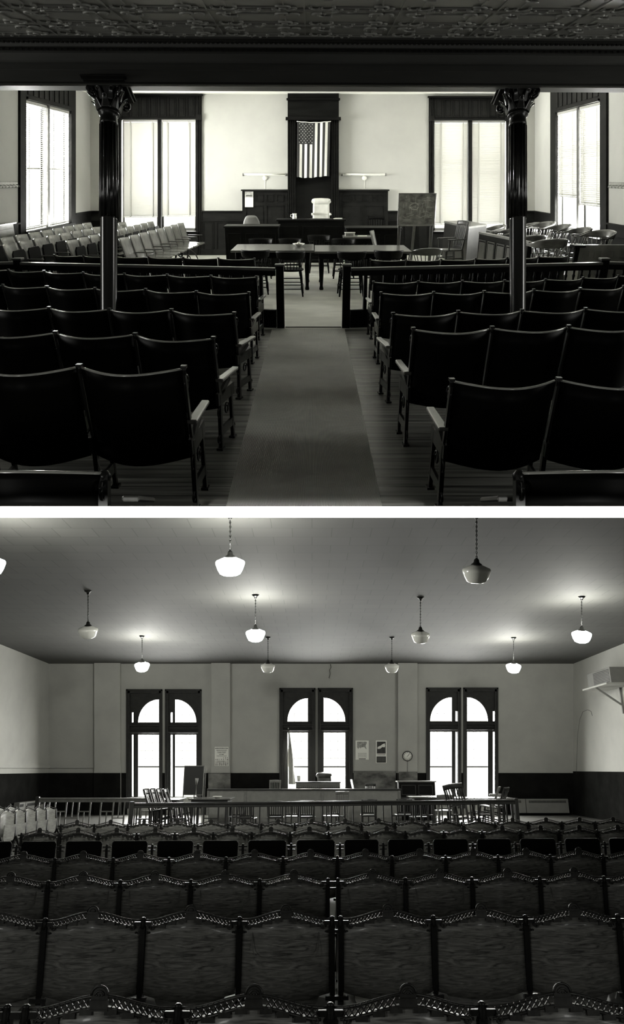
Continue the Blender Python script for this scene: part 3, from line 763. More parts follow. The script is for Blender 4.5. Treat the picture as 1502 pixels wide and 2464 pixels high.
# ================================================================== UPPER HALL: bench, desks, witness place
def deskbox(name,label,cat,px0,px1,ytop,Y,depth,over=.05,pan=0,mt='black_wood'):
    """closed panelled desk whose front edge top shows at ytop"""
    e=empty(name,label,cat); h=uh(ytop,Y); H=(h-FU)*CT; Yb=Y+H*ST; x0,x1=ux(px0,Y),ux(px1,Y); w=(x1-x0)/2
    put(e,(x0+x1)/2,Yb,FU); bd=MB().box(-w+over,w-over,.03,depth-.03,0,H-.03).build('body',mt,e)
    MB().box(-w,w,-.02,depth,H-.035,H).build('desktop','black_wood',e,.008,None)
    m=MB()
    if pan:
        k=(2*w-2*over)/pan
        for i in range(pan):
            a=-w+over+i*k+.05; b=a+k-.1
            for s in ((a,b,.2,.215),(a,b,H-.16,H-.145),(a,a+.015,.2,H-.145),(b-.015,b,.2,H-.145)): m.box(s[0],s[1],.012,.03,s[2],s[3])
        m.build('front_panels','bench_wood',bd)
    return e,H,Yb
bench,BHt,BYb=deskbox('judges_bench','high black judge\'s bench under the hanging flag','bench',664,834,528,15.9,.45,.05,3)
deskbox('clerks_desk','long low black desk beside the bench, in front of the round pale chair back','desk',537,672,544,15.0,.7,.03,3)
deskbox('clerks_desk','long low black desk beside the bench on the side of the jury box','desk',832,968,548,15.1,.7,.03,3)
table('small desk behind the counsel tables carrying a card box and papers',ux(826,14.5),ux(896,14.5),14.4,14.9,-1.275,'mid_wood','side_desk','desk',leg=.025)
def paperbox(label,px,py,Y,w,d,h,mt='paper',name='card_box'):
    e=onrail(Y,uh(py,Y),ux(px,Y),name,label,'box' if 'box' in name else 'papers')
    MB().box(-w/2,w/2,-d/2,d/2,0,h).build('body',mt,e,.003); return e
e=paperbox('white card box standing on the small desk behind the counsel tables',842,569,14.6,.20,.10,.075); 
MB().box(-.08,.07,-.053,-.049,.015,.055).build('label_panel','greyink',e); MB().box(-.11,.11,-.06,.055,.072,.08).build('lid','paper',e)
e=paperbox('loose white papers lying beside the card box on the small desk',872,569,14.6,.19,.14,.01,name='paper_stack'); MB().box(-.09,.1,-.06,.08,.01,.016).build('sheet','paper',e)
e=paperbox('white papers lying on top of the high bench',813,527,16.0,.19,.14,.012,name='paper_stack'); MB().box(-.07,.1,-.05,.06,.012,.02).build('sheet','paper',e)
# pitcher
e=onrail(16.1,uh(527,16.1),ux(709,16.1),'water_pitcher','white china water pitcher on the high bench','pitcher')
MB().lathe([(0,0),(.045,0),(.05,.02),(.048,.06),(.042,.09),(.052,.115),(.047,.115),(.037,.09),(0,.02)],n=20).build('jug','china',e)
MB().tube([(-.045,0,.10),(-.085,0,.09),(-.09,0,.05),(-.048,0,.03)],.007,6).build('handle','china',e)
# judge's chair
Yj=17.15; hj=uh(527,Yj)-.47; e=empty('judges_chair','tall pale leather judge\'s chair with a padded head roll under the flag','chair'); put(e,ux(773,Yj),Yj,hj,'u',PI,(.80,.9,.84))
MB().box(-.25,.25,-.22,.28,.42,.52).build('seat','leather',e,.03)
MB().sheet(lambda u,v:((u-.5)*(.50-.02*v),-.24-.03*math.sin(PI*u)+.0*v,.48+.42*v),10,6,.09).build('backrest','leather',e)
m=MB(); 
for i in range(13): pass
m.tube([(-.25,-.25,.95),(-.245,-.26,.96),(-.2,-.27,.965),(0,-.285,.97),(.2,-.27,.965),(.245,-.26,.96),(.25,-.25,.95)],[.05,.075,.085,.088,.085,.075,.05],14); m.build('head_roll','leather',e)
m=MB().lathe([(.03,.1),(.03,.42)],n=10)
for k in range(4): a=PI/4+k*PI/2; m.tube([(0,0,.14),(.28*math.cos(a),.28*math.sin(a),.03)],.02,6)
m.build('pedestal','iron',e)
for s in (-1,1): MB().box(s*.27-.03,s*.27+.03,-.2,.2,.62,.67).build('armrest','leather',e,.015)
# chair with the round pale back behind the clerk's desk and a slat chair on the other side
o=empty('desk_chair','pale round-topped chair back behind the low desk on the side of the pale seats','chair'); Yc=16.3; put(o,ux(610,Yc),Yc,uh(533,Yc)-.80,'u',0)
MB().sheet(lambda u,v:(( u-.5)*.40*(1-.18*max(0,v-.5)*2*abs(2*u-1)),-.2-.03*math.sin(PI*u),.52+.36*v*(1-.35*abs(2*u-1)**4)),14,6,.02).build('backrest','steel',o)
MB().box(-.2,.2,-.18,.2,.42,.45).build('seat','steel',o,.01); legs4(o,'steel',.42,.17,.16,.02,.02,.012)
SLB=proto(slat_chair,'bench_wood',.92,False,6)
chair(SLB,'dark slat-backed chair against the panelling behind the low desk, next to the bench','chair',None,ux(905,16.6),16.6,PI,uh(517,16.6)-1.03)
o=empty('side_chair','light-backed side chair seen edge-on behind the counsel table','chair'); Yc=14.6; put(o,ux(926,Yc),Yc,FU,'u',-PI/2-.25)
MB().sheet(lambda u,v:((u-.5)*.36,-.20-.10*v-.03*math.sin(PI*u),.48+.34*v),8,5,.022).build('backrest','pale_wood',o)
MB().prism([(-.19,-.2),(-.2,.2),(.2,.2),(.19,-.2)],.41,.44,'z').build('seat','mid_wood',o,.006); legs4(o,'mid_wood',.41,.16,.16,.03,.03,.016)
# ------------------------------------------------------------------ blackboard easel
Ye=14.0; e=empty('blackboard_easel','chalk-smeared blackboard on a pale wooden easel','blackboard'); x0,x1=ux(961,Ye),ux(1047,Ye); w=(x1-x0)/2; zt,zb=uh(467,Ye),uh(536,Ye); Hb=(zt-FU)*CT
put(e,(x0+x1)/2,Ye+Hb*ST*.9,FU); hb=Hb-(zt-zb)*.97
bd=MB().box(-w,w,-.012,.012,hb,Hb).build('board','slate',e)
m=MB()
for s in ((-w-.02,w+.02,hb-.025,hb),(-w-.02,w+.02,Hb,Hb+.02),(-w-.02,-w,hb,Hb),(w,w+.02,hb,Hb)): m.box(s[0],s[1],-.02,.02,s[2],s[3])
m.box(-w,w,-.06,.0,hb-.03,hb-.015); m.build('board_frame','pale_wood',e,.003)
for s in (-1,1): MB().box(s*(w-.03)-.03,s*(w-.03)+.03,.02,.05,0,hb).build('leg','mid_wood',e,.004)
MB().bar((0,.05,Hb*.9),(0,.5,0),.05,.03).build('rear_leg','mid_wood',e)
m=MB(); random.seed(3)
for i in range(60):
    x=random.uniform(-w*.8,w*.75); z=random.uniform(hb+.06,Hb-.06); a=random.choice([0,PI/2,0.3,-.4,PI/2]); l=random.uniform(.03,.16)
    p=(x,-.0135,z); q=(max(-w*.9,min(w*.9,x+l*math.cos(a))),-.0135,min(Hb-.03,z+l*math.sin(a))); m.bar(p,q,.002,.005,(0,1,0))
m.tube([(-.05-.09*math.cos(t*.6),-.013,hb+.33+.06*math.sin(t*.6)) for t in range(11)],.003,4)
m.build('chalk_lines','paper',bd)
# ------------------------------------------------------------------ witness armchair and high box
SLA=proto(slat_chair,'lo_dark',1.0,True,6)
chair(SLA,'tall wooden slat-back armchair facing the tables, beside the high box under the window','armchair',None,ux(1079,15.0),15.0,PI/2+.35,s=.98)
def vbox(name,label,cat,pts,h0,h1,mt,capmt,pan=0,group=None):
    """upright panelled enclosure over a floor outline given as (X, Y) corners of its near sides"""
    e=empty(name,label,cat,group); cx=sum(p[0] for p in pts)/len(pts); cy=sum(p[1] for p in pts)/len(pts); H=(h1-h0)*CT
    put(e,cx,cy,h0)
    loc=[(p[0]-cx,(p[1]-cy)/CT) for p in pts]
    MB().prism(loc,0,H-.04,'z').build('panels',mt,e)
    MB().prism([(x*1.02,y*1.02) for x,y in loc],H-.04,H,'z').build('top_ledge',capmt,e)
    return e,H,loc
def side_panels(e,p,q,H,n,mt,rows=1,z0=.12,zt=.12):
    """raised panels on the face that runs from p to q (local), outside to the right of p>q"""
    p=Vector((*p,0)); q=Vector((*q,0)); d=(q-p); L_=d.length; d.normalize(); nrm=Vector((d.y,-d.x,0)); m=MB(); w=L_/n; rh=(H-z0-zt)/rows
    for r in range(rows):
        for i in range(n):
            a=i*w+.05; b=(i+1)*w-.05; c=z0+r*rh+.03; t=z0+(r+1)*rh-.03
            def P(s,z): v=p+d*s+nrm*.008; v.z=z; return v
            m.bar(P(a,c),P(b,c),.016,.016,nrm); m.bar(P(a,t),P(b,t),.016,.016,nrm); m.bar(P(a,c),P(a,t),.016,.016,nrm); m.bar(P(b,c),P(b,t),.016,.016,nrm)
            m.bar(P((a+b)/2,c+.035),P((a+b)/2,t-.035),max(.02,b-a-.07),.012,nrm) if b-a>.12 else None
    return m.build('raised_panels',mt,e)
e,H,loc=vbox('witness_box','high plain wooden box with a glaring top beside the tall slat-back armchair','witness box',[(3.18,17.3),(3.36,15.5),(3.92,16.2),(3.74,17.5)],FU,-1.115,'lo_dark','jury_wood')
e,H,loc=vbox('jury_rail','dark panelled front of the jury box facing the counsel tables','jury box',[(3.50,15.1),(3.88,13.0),(3.96,13.0),(3.58,15.1)],FU,-1.2,'bench_wood','jury_wood')
side_panels(e,loc[0],loc[1],H,5,'mid_wood')
e,H,loc=vbox('jury_rail','honey-coloured panelled end wall of the jury box next to the side wall','jury box',[(4.53,12.25),(5.60,12.25),(5.60,12.38),(4.53,12.38)],FU,-1.19,'jury_wood','jury_wood')
side_panels(e,loc[0],loc[1],H,5,'jury_wood',4,.06,.06)

# jury platform and chairs
m=MB(wu).box(4.35,5.6,12.75,17.6,FU,FU+.24); struct(m.build('floor_jury','mid_wood'))
GJ='bow-backed armchairs of the jury'
def jc(lab,px,ytop,Yt,yaw,fl):
    H=.74; h=fl+H/CT; k=(uh(ytop,Yt)-fl)*CT/H
    chair(BOW,lab,'armchair',GJ,ux(px,Yt),Yt+H*k*ST,yaw,fl,s=k)
jc('honey bow-backed armchair of the jury rear row, farthest along by the window corner',1303,533,14.75,PI/2+.25,FU+.24)
jc('honey bow-backed armchair of the jury rear row, second from the window corner',1340,539,13.95,PI/2+.15,FU+.24)
jc('honey bow-backed armchair of the jury rear row, second from the near panelled end wall',1388,547,13.15,PI/2+.2,FU+.24)
jc('honey bow-backed armchair of the jury rear row, next to the near panelled end wall',1440,554,12.4,PI/2+.5,FU+.2)
jc('honey bow-backed armchair showing its spindled back, nearest of the jury front row',1319,571,12.0,.25,FU+.02)
jc('honey bow-backed armchair half hidden by the column, second of the jury front row',1279,563,13.8,.3,FU+.02)
jc('honey bow-backed armchair of the jury front row, third from the near end',1220,547,14.5,PI/2,FU+.02)
jc('honey bow-backed armchair of the jury front row deepest in the glare of the window',1186,541,16.4,PI/2+.1,FU+.02)
jc('honey bow-backed armchair just showing between the column and the far jury chairs',1272,535,15.6,PI/2+.1,FU+.24)
table('small dark table with a tag hanging from it beside the nearest jury chair',ux(1366,12.2),ux(1392,12.2),11.85,12.1,-1.19,'black_wood','side_table','table',leg=.02)
e=onrail(12.1,-1.42,ux(1389,12.1),'paper_tag','small white paper tag hanging at the corner of the jury box','tag'); MB().box(-.03,.05,-.003,.003,0,.13).build('sheet','paper',e); MB().tube([(0,0,.13),(-.01,0,.19)],.003,5).build('string','paper',e)
e=onrail(10.6,-1.62,ux(1374,10.6),'paper_sheet','large sheet of white paper leaning behind the balusters below the jury box','paper'); MB().prism([(-.09,.0),(.08,-.05),(.085,.17),(-.07,.19)],-.002,.002,'y').build('sheet','paper',e)
e=onrail(9.95,-1.42,ux(132,9.95),'paper_slip','small white paper slip stuck on the bar rail below the pale seats','paper'); MB().prism([(-.03,0),(.03,.01),(.035,.06),(-.03,.05)],-.002,.002,'y').build('sheet','paper',e)
# ------------------------------------------------------------------ wall things of the upper hall
def wallE(name,label,cat,px,py,off=0,group=None):
    e=empty(name,label,cat,group); e.matrix_world=Matrix.Translation(wu(bx(px),YB-off,bh(py))); return e
def tube_light(px0,px1,pb,label):
    e=wallE('tube_light',label,'wall lamp',(px0+px1)/2,422,.0,'tube lights either side of the flag'); w=(px1-px0)/2/95
    MB().box(-w,w,-.04,0,-.012,.028).build('channel','white',e,.004)
    MB().tube([(-w+.03,-.06,.0),(w-.03,-.06,.0)],.017,10).build('tube','tube_glass',e)
    for s in (-1,1): MB().box(s*(w-.02)-.02,s*(w-.02)+.02,-.085,0,-.02,.02).build('socket','steel',e,.004)
    x=(pb-(px0+px1)/2)/95
    MB().lathe([(.0,0),(.055,0),(.06,.02),(.035,.035),(.03,.05),(0,.052)],n=20).build('ceiling_rose','china',e).matrix_local=Matrix.Translation((x,0,-.075))@Matrix.Rotation(PI/2,4,'X')
    MB().tube([(x,-.01,-.12),(x,-.01,-.34)],.004,5).build('cord','white',e); return e
tube_light(584,690,638,'bare tube light on the wall above the tall panelling with the calendar'); tube_light(821,930,877,'bare tube light on the wall above the tall panelling without a calendar')
e=wallE('wall_calendar','paper calendar with a landscape picture on the tall dark panelling','calendar',600.5,498,.11)
MB().box(-.105,.105,-.004,0,0,.24).build('date_sheet','paper',e); MB().box(-.105,.105,-.006,0,.24,.39).build('picture','greyink',e); MB().box(-.08,.08,-.008,-.006,.27,.30).build('picture_band','darkprint',e)
# flag hung by its fly... upright, union at the top
def flag():
    e=wallE('national_flag','flag of stars and stripes hung upright in the dark recess above the bench','flag',755,427,.20)
    w=78/95.; H_=132/95.; m=MB(); n=52; k=40
    def P(u,v):
        x=(u-.5)*w*(1+.0*v)+(-.012*(1-v) if 1 else 0); z=H_*v-.03*math.sin(PI*u)*(v**3)-.02*(1-v)*math.sin(5*u)
        y=-.02-.016*math.sin(u*23+v*2)*(1-.6*v)-.03*(1-abs(2*u-1))*0
        return (x+.018*(v-.5)*(u),y,z)
    vs=[];
    for i in range(n+1):
        for j in range(k+1): vs.append(P(i/n,j/k))
    for i in range(n):
        for j in range(k):
            st=int(i/(n/13)); union = i<n/13*7 and j>=k*.60
            m.mi = 0 if (union or st%2==0) else 1
            a=i*(k+1)+j
            if not m.v: m.add(vs,[])
            m.f.append([a,a+k+1,a+k+2,a+1]); m.sm.append(True); m.m.append(m.mi)
    b=m.build('cloth',['cloth_dark','cloth_white'],e)
    sd=b.modifiers.new('t','SOLIDIFY'); sd.thickness=.003
    m=MB(); 
    for r in range(11):
        c=5 if r%2==0 else 4
        for q in range(c):
            u=(.07+ (q+ (0 if c==5 else .5))*.096)+.0; v=.965-.0335*r
            x,y,z=P(u,v); pts=[]
            for s in range(10): a=s*PI/5+PI/2; rr=.0125 if s%2==0 else .0055; pts.append((x+rr*math.cos(a),z+rr*math.sin(a)))
            m.prism(pts,y-.006,y-.003,'y')
    m.build('stars','cloth_white',b)
    m=MB(); pts=[P(i/20,1) for i in range(21)]; m.tube([(p[0]*1.03,p[1],p[2]+.005) for p in pts],.011,6); m.build('heading','cloth_white',b)
    return e
flag()
# coat rails on both side walls, and the panelled cover under the one on the pale seats' side
def coat_rail(label,X,s,y0,y1,h):
    e=empty('coat_rail',label,'coat rail'); e.matrix_world=Matrix.Translation(wu(X,y0,h))@Matrix.Rotation(TU,4,'X'); L_=(y1-y0)/CT
    MB().box(min(0,s*.025),max(0,s*.025),0,L_,-.05,.05).build('board','pale_wood',e,.004)
    n=int(L_/.16)
    for i in range(n):
        y=.08+i*.16; MB().tube([(s*.025,y,.0),(s*.07,y,-.01),(s*.08,y,-.035),(s*.055,y,-.04)],.006,6).build('hook','steel',e)
    return e
coat_rail('pale wooden coat rail with hooks beside the tall window, above the pale seats',XL,1,12.0,13.45,-.19)
coat_rail('pale wooden coat rail with hooks beside the tall window of the jury side',XR,-1,12.2,13.4,-.20)
e=empty('radiator_cover','pale panelled radiator cover against the wall beside the row of pale seats','cabinet'); e.matrix_world=Matrix.Translation(wu(XL+.04,12.2,FU))@Matrix.Rotation(TU,4,'X')
H=(-.87-FU)*CT; MB().box(0,.10,0,1.32,0,H-.03).build('body','jury_wood',e); MB().box(-.0,.15,-.03,1.37,H-.03,H).build('top_ledge','pale_wood',e,.004)
m=MB(); m.box(.10,.115,.08,1.24,H-.32,H-.10); m.box(.10,.13,.0,1.32,H-.42,H-.39); m.box(.10,.115,.08,1.24,.2,H-.5); m.build('door_panel','jury_wood',e)
# ------------------------------------------------------------------ daylight of the upper hall
def daylight(name,loc,rot,sx,sy,power,spread=PI):
    l=bpy.data.lights.new(name,'AREA'); l.shape='RECTANGLE'; l.size=sx; l.size_y=sy; l.energy=power; l.color=(1,1,.955); l.spread=spread
    o=bpy.data.objects.new(name,l); col.objects.link(o); o.location=loc; o.rotation_euler=rot; o['kind']='helper'; return o
for w,pw in ((wL,1),(wR,1)):
    x=(w[0]+w[1])/2; daylight('daylight_window',wu(x,YB+.55,(w[2]+w[3])/2),(-PI/2,0,0),w[1]-w[0]+.3,w[3]-w[2]+.3,620*pw)
FILL_WIN=(5.3,6.5,-.9,1.15)  # added near windows; the area lights behind them are fill
for X,w,rz,pw in ((XL-.55,sL,-PI/2,3900),(XR+.55,sR,PI/2,3100),(XL-.55,FILL_WIN,-PI/2,72),(XR+.55,FILL_WIN,PI/2,72)):
    daylight('daylight_window',wu(X,(w[0]+w[1])/2,(w[2]+w[3])/2),(PI/2,0,rz),w[1]-w[0]+.2,w[3]-w[2]+(1.3 if w is not FILL_WIN else .6),pw)
# unseen strip light added behind the camera to whiten the slab edge
daylight('slab_edge_fill',(0,-.4,0),(PI/2,0,0),3.2,.02,1.5,math.radians(2.2))
# unseen fill added behind the camera: area light above, points in lower hall
daylight('rear_hall_fill',(0,-2.6,.75),(PI/2+.15,0,0),6,.8,2)
for x_,p_ in ((-1.9,36),(1.9,26),(-4.9,30),(4.9,16)):
    l=bpy.data.lights.new('rear_fill_point','POINT'); l.energy=p_; l.shadow_soft_size=.2; l.color=(1,1,.95); o=bpy.data.objects.new('rear_fill_point',l); col.objects.link(o); o.location=(x_,.6,-.5); o['kind']='helper'

# ================================================================== LOWER HALL: shell
YD=25.0; LX,RX=-9.31,9.25; HL=3.72
def dx_(px): return ux(px,YD)
def dh(py): return lh(py,YD)
WINS=[ # outer px0,px1, top; glass px0,px1; arch side; arch top, spring, lower top; slit
 (306,390,1660,332,382,'R',1683,1738,1768,(317,320.5)),(399,484,1660,421,472,'L',1683,1738,1768,(410.5,415)),
 (674,758,1657,692,741,'R',1680,1736,1763,None),(766,848,1657,779,831,'L',1679,1736,1763,None),
 (1027,1108,1656,1036,1088,'R',1678,1735,1761,(1097,1100)),(1116,1197,1656,1125,1175,'L',1678,1735,1761,(1187,1190))]
BOT=1918
m=MB(wl)
for r in wallpoly([(dx_(w[0])+.02,dx_(w[1])-.02,dh(BOT),dh(w[2])-.02) for w in WINS],LX-.3,RX+.3,FL-.3,HL+.3): m.box(r[0],r[1],YD,YD+.3,r[2],r[3])
for a,b in ((230,292),(510,555),(957,1003)): m.box(dx_(a),dx_(b),YD-.16,YD,FL,HL)
struct(m.build('wall_far','plaster_lo'))
for nm,X0,X1 in (('wall_side_a',LX-.3,LX),('wall_side_b',RX,RX+.3)):
    struct(MB(wl).box(X0,X1,-3,YD+.3,FL-.3,HL+.3 if 0 else FL+.01).box(X0,X1,8.0,YD+.3,FL,HL).build(nm,'plaster_lo'))
    struct(MB().prism([(-3,-.6),(8,-KL*8+FL),(8,-.02),(-3,-.02)],X0,X1,'x').build(nm.replace('wall_','wall_bay_'),'bay'))
struct(MB(wl).box(LX,RX,-3,YD,FL-.2,FL).build('floor_lower','floor_lo'))
struct(MB(wl).box(LX,RX,10.2,YD,HL,HL+.2).build('ceiling_lower','tiles'))
M['tiles'].node_tree.nodes['Brick Texture'].inputs['Row Height'].default_value=.42
# dark dado all round, worn patch behind the bench
m=MB(wl); hd2=dh(1860)
segs=[]; xs=LX
for a,b in ((306,390),(399,484),(674,758),(766,848),(1027,1108),(1116,1197)):
    segs.append((xs,dx_(a))); xs=dx_(b)
segs.append((xs,RX))
for a,b in segs: m.box(a,b,YD-.012,YD,FL,hd2)
for a,b in ((230,292),(510,555),(957,1003)): m.box(dx_(a)-.012,dx_(b)+.012,YD-.172,YD-.16,FL,hd2)
m.box(LX,LX+.012,8,YD,FL,hd2); m.box(RX-.012,RX,8,YD,FL,dh(1856)); struct(m.build('baseboard_dado','dado_lo'))
m=MB(wl).box(dx_(851),dx_(953),YD-.02,YD-.012,dh(1915),dh(1855)).box(dx_(503),dx_(556),YD-.185,YD-.173,dh(1905),dh(1861)).box(dx_(958),dx_(1003),YD-.185,YD-.173,dh(1890),dh(1857)); struct(m.build('trim_11','dado_worn'))
m=MB(wl).box(LX,dx_(230),YD-.05,YD,dh(1848),dh(1841)).box(LX,LX+.05,8,YD,dh(1848),dh(1841)); struct(m.build('trim_12','plaster_lo'))
# arched windows
def awin(n,w):
    p0,p1,pt,g0,g1,side,ya,ys,yl,slit=w; e=empty('window_%d'%n); struct(e)
    x0,x1=dx_(p0),dx_(p1); a,b=dx_(g0),dx_(g1); zt,zb=dh(pt),dh(BOT); za,zs,zl=dh(ya),dh(ys),dh(yl)
    m=MB(wl); Y0,Y1=YD+.05,YD+.13
    sp=sorted([x0,x1,a,b]+([dx_(slit[0]),dx_(slit[1])] if slit else []))
    holes=[(a,b,zb+.02,zl),(a,b,zs,za)]
    if slit: holes+=[(dx_(slit[0]),dx_(slit[1]),zb+.02,zl),(dx_(slit[0]),dx_(slit[1]),zs,zs+.35)]
    for r in wallpoly(holes,x0,x1,zb-.4,zt): m.box(r[0],r[1],Y0,Y1,r[2],r[3])
    # spandrel that turns the upper light into a quarter circle
    R=[]; k=14
    for i in range(k+1):
        t=PI/2*i/k
        if side=='R': R.append((b-(b-a)*math.cos(t), zs+(za-zs)*math.sin(t)))
        else: R.append((a+(b-a)*math.cos(t), zs+(za-zs)*math.sin(t)))
    cor=(a,za) if side=='R' else (b,za)
    for i in range(k): m.add([(R[i][0],Y0,R[i][1]),(R[i+1][0],Y0,R[i+1][1]),(cor[0],Y0,cor[1]),(R[i][0],Y1,R[i][1]),(R[i+1][0],Y1,R[i+1][1]),(cor[0],Y1,cor[1])],[(0,1,2),(5,4,3),(0,3,4,1)])
    m.build('window_frame','lo_dark',e)
    m=MB(wl)
    for s in ((x0,x0+.10,zb-.4,zt),(x1-.10,x1,zb-.4,zt),(x0,x1,zt-.12,zt)): m.box(s[0],s[1],YD-.04,YD+.06,s[2],s[3])
    for s in ((x0-.02,x0+.03,zb-.4,zt),(x1-.03,x1+.02,zb-.4,zt),(x0-.02,x1+.02,zt-.04,zt+.02),(x0+.1,x1-.1,zs-.13,zs-.09),(x0+.1,x1-.1,zl+.06,zl+.10)): m.box(s[0],s[1],YD-.07,YD+.06,s[2],s[3])
    m.build('window_casing','lo_dark',e)
    m=MB(wl); zm=dh(1845)
    for q in (1,2,3): m.box(a+(b-a)*q/4-.006,a+(b-a)*q/4+.006,YD+.09,YD+.10,zs,za-(za-zs)*.0) if 0 else None
    for q in (.33,.67):
        m.box(a+(b-a)*q-.005,a+(b-a)*q+.005,YD+.09,YD+.10,zm,zl)
    for q in (1,2,3): z=zm+(zl-zm)*q/4; m.box(a,b,YD+.09,YD+.10,z-.005,z+.005)
    m.box(a,b,YD+.07,YD+.12,zm-.025,zm+.02)
    for q in (.33,.67):
        xx=a+(b-a)*q; t=(b-xx)/(b-a) if side=='R' else (xx-a)/(b-a); m.box(xx-.005,xx+.005,YD+.09,YD+.10,zs,zs+(za-zs)*math.sqrt(max(0,1-t*t)))
        z=zs+(za-zs)*q; t=math.sqrt(1-q*q); m.box(*((b-(b-a)*t,b) if side=='R' else (a,a+(b-a)*t)),YD+.09,YD+.10,z-.005,z+.005)
    m.build('glazing_bars','lo_dark',e)
    MB(wl).box(x0+.1,x1-.1,YD+.136,YD+.14,zb,zt-.1).build('pane','glass',e)
for i,w in enumerate(WINS): awin(5+i,w)
for a,b in ((306,484),(674,848),(1027,1197)):
    daylight('daylight_window',wl(dx_((a+b)/2),YD+.6,dh(1790)),(-PI/2,0,0),(b-a)/68+.4,4.2,2200)

# ================================================================== LOWER HALL: hanging lamps
def hanging_lamp(lit,ch):
    e=empty('pendant_lamp')
    MB().lathe([(0,0),(.075,0),(.07,-.015),(.04,-.04),(.03,-.05),(.028,-.075),(.012,-.085)],n=20).build('canopy','iron',e)
    m=MB(); n=int(ch/.035)
    for i in range(n):
        z=-.08-(ch-.08)*(i+.5)/n; l=(ch-.08)/n*.62
        pts=[((.011*math.cos(t),0,z+l*math.sin(t)) if i%2 else (0,.011*math.cos(t),z+l*math.sin(t))) for t in [2*PI*q/8 for q in range(8)]]
        m.tube(pts,.0045,5,closed=True)
    m.tube([(0,0,-.08),(0,0,-ch)],.004,5); m.build('chain','iron',e)
    MB().lathe([(.014,-ch),(.035,-ch-.02),(.04,-ch-.06),(.075,-ch-.085),(.08,-ch-.10)],n=20).build('fitter_cap','iron',e)
    z=-ch-.095
    MB().lathe([(.075,z),(.10,z-.012),(.185,z-.05),(.20,z-.07),(.198,z-.10),(.17,z-.18),(.15,z-.215),(.145,z-.22),(.14,z-.235),(.09,z-.26),(0,z-.27)],n=36).build('shade','shade_on' if lit else 'shade_off',e)
    return e
LP={}
def lamp(label,px,Y,lit,ch=.64):
    if (lit,ch) not in LP: LP[(lit,ch)]=proto(hanging_lamp,lit,ch)
    o=inst(LP[(lit,ch)]); tag(o,label,'hanging lamp','schoolhouse pendant lamps of the lower hall'); X=ux(px,Y)
    z=-KL*Y+HL
    plumb(o,(X,Y,min(z,-T_-.003)),scale=(1.02,1.02,1)); return o
lamp('lit milk-glass pendant lamp, largest and nearest to the camera',554,9.95,1,.52)
lamp('unlit milk-glass pendant lamp, largest of the dark ones, hanging from the long chain',1147,10.1,0,.64)
lamp('lit pendant lamp cut by the edge of the picture beside the glow on the ceiling',-24,9.95,1,.52)
lamp('unlit pendant lamp hanging over the pilasters by the plain end wall',212,14.75,0)
lamp('lit pendant lamp in the middle rank, hanging directly in front of a small unlit one',615,15.1,1)
lamp('unlit pendant lamp of the middle rank between two lit ones',1012,15.3,0)
lamp('lit pendant lamp of the middle rank nearest the wall with the air conditioner',1400,15.25,1)
lamp('lit pendant lamp of the farthest rank above the window with the easel',342,19.76,1)
lamp('small unlit pendant lamp of the farthest rank before the pilaster with the big calendar',645,19.95,0)
lamp('small unlit pendant lamp of the farthest rank above the wall clock',943,19.95,0)
lamp('lit pendant lamp of the farthest rank above the window with the leaning chairs',1236,20.0,1)

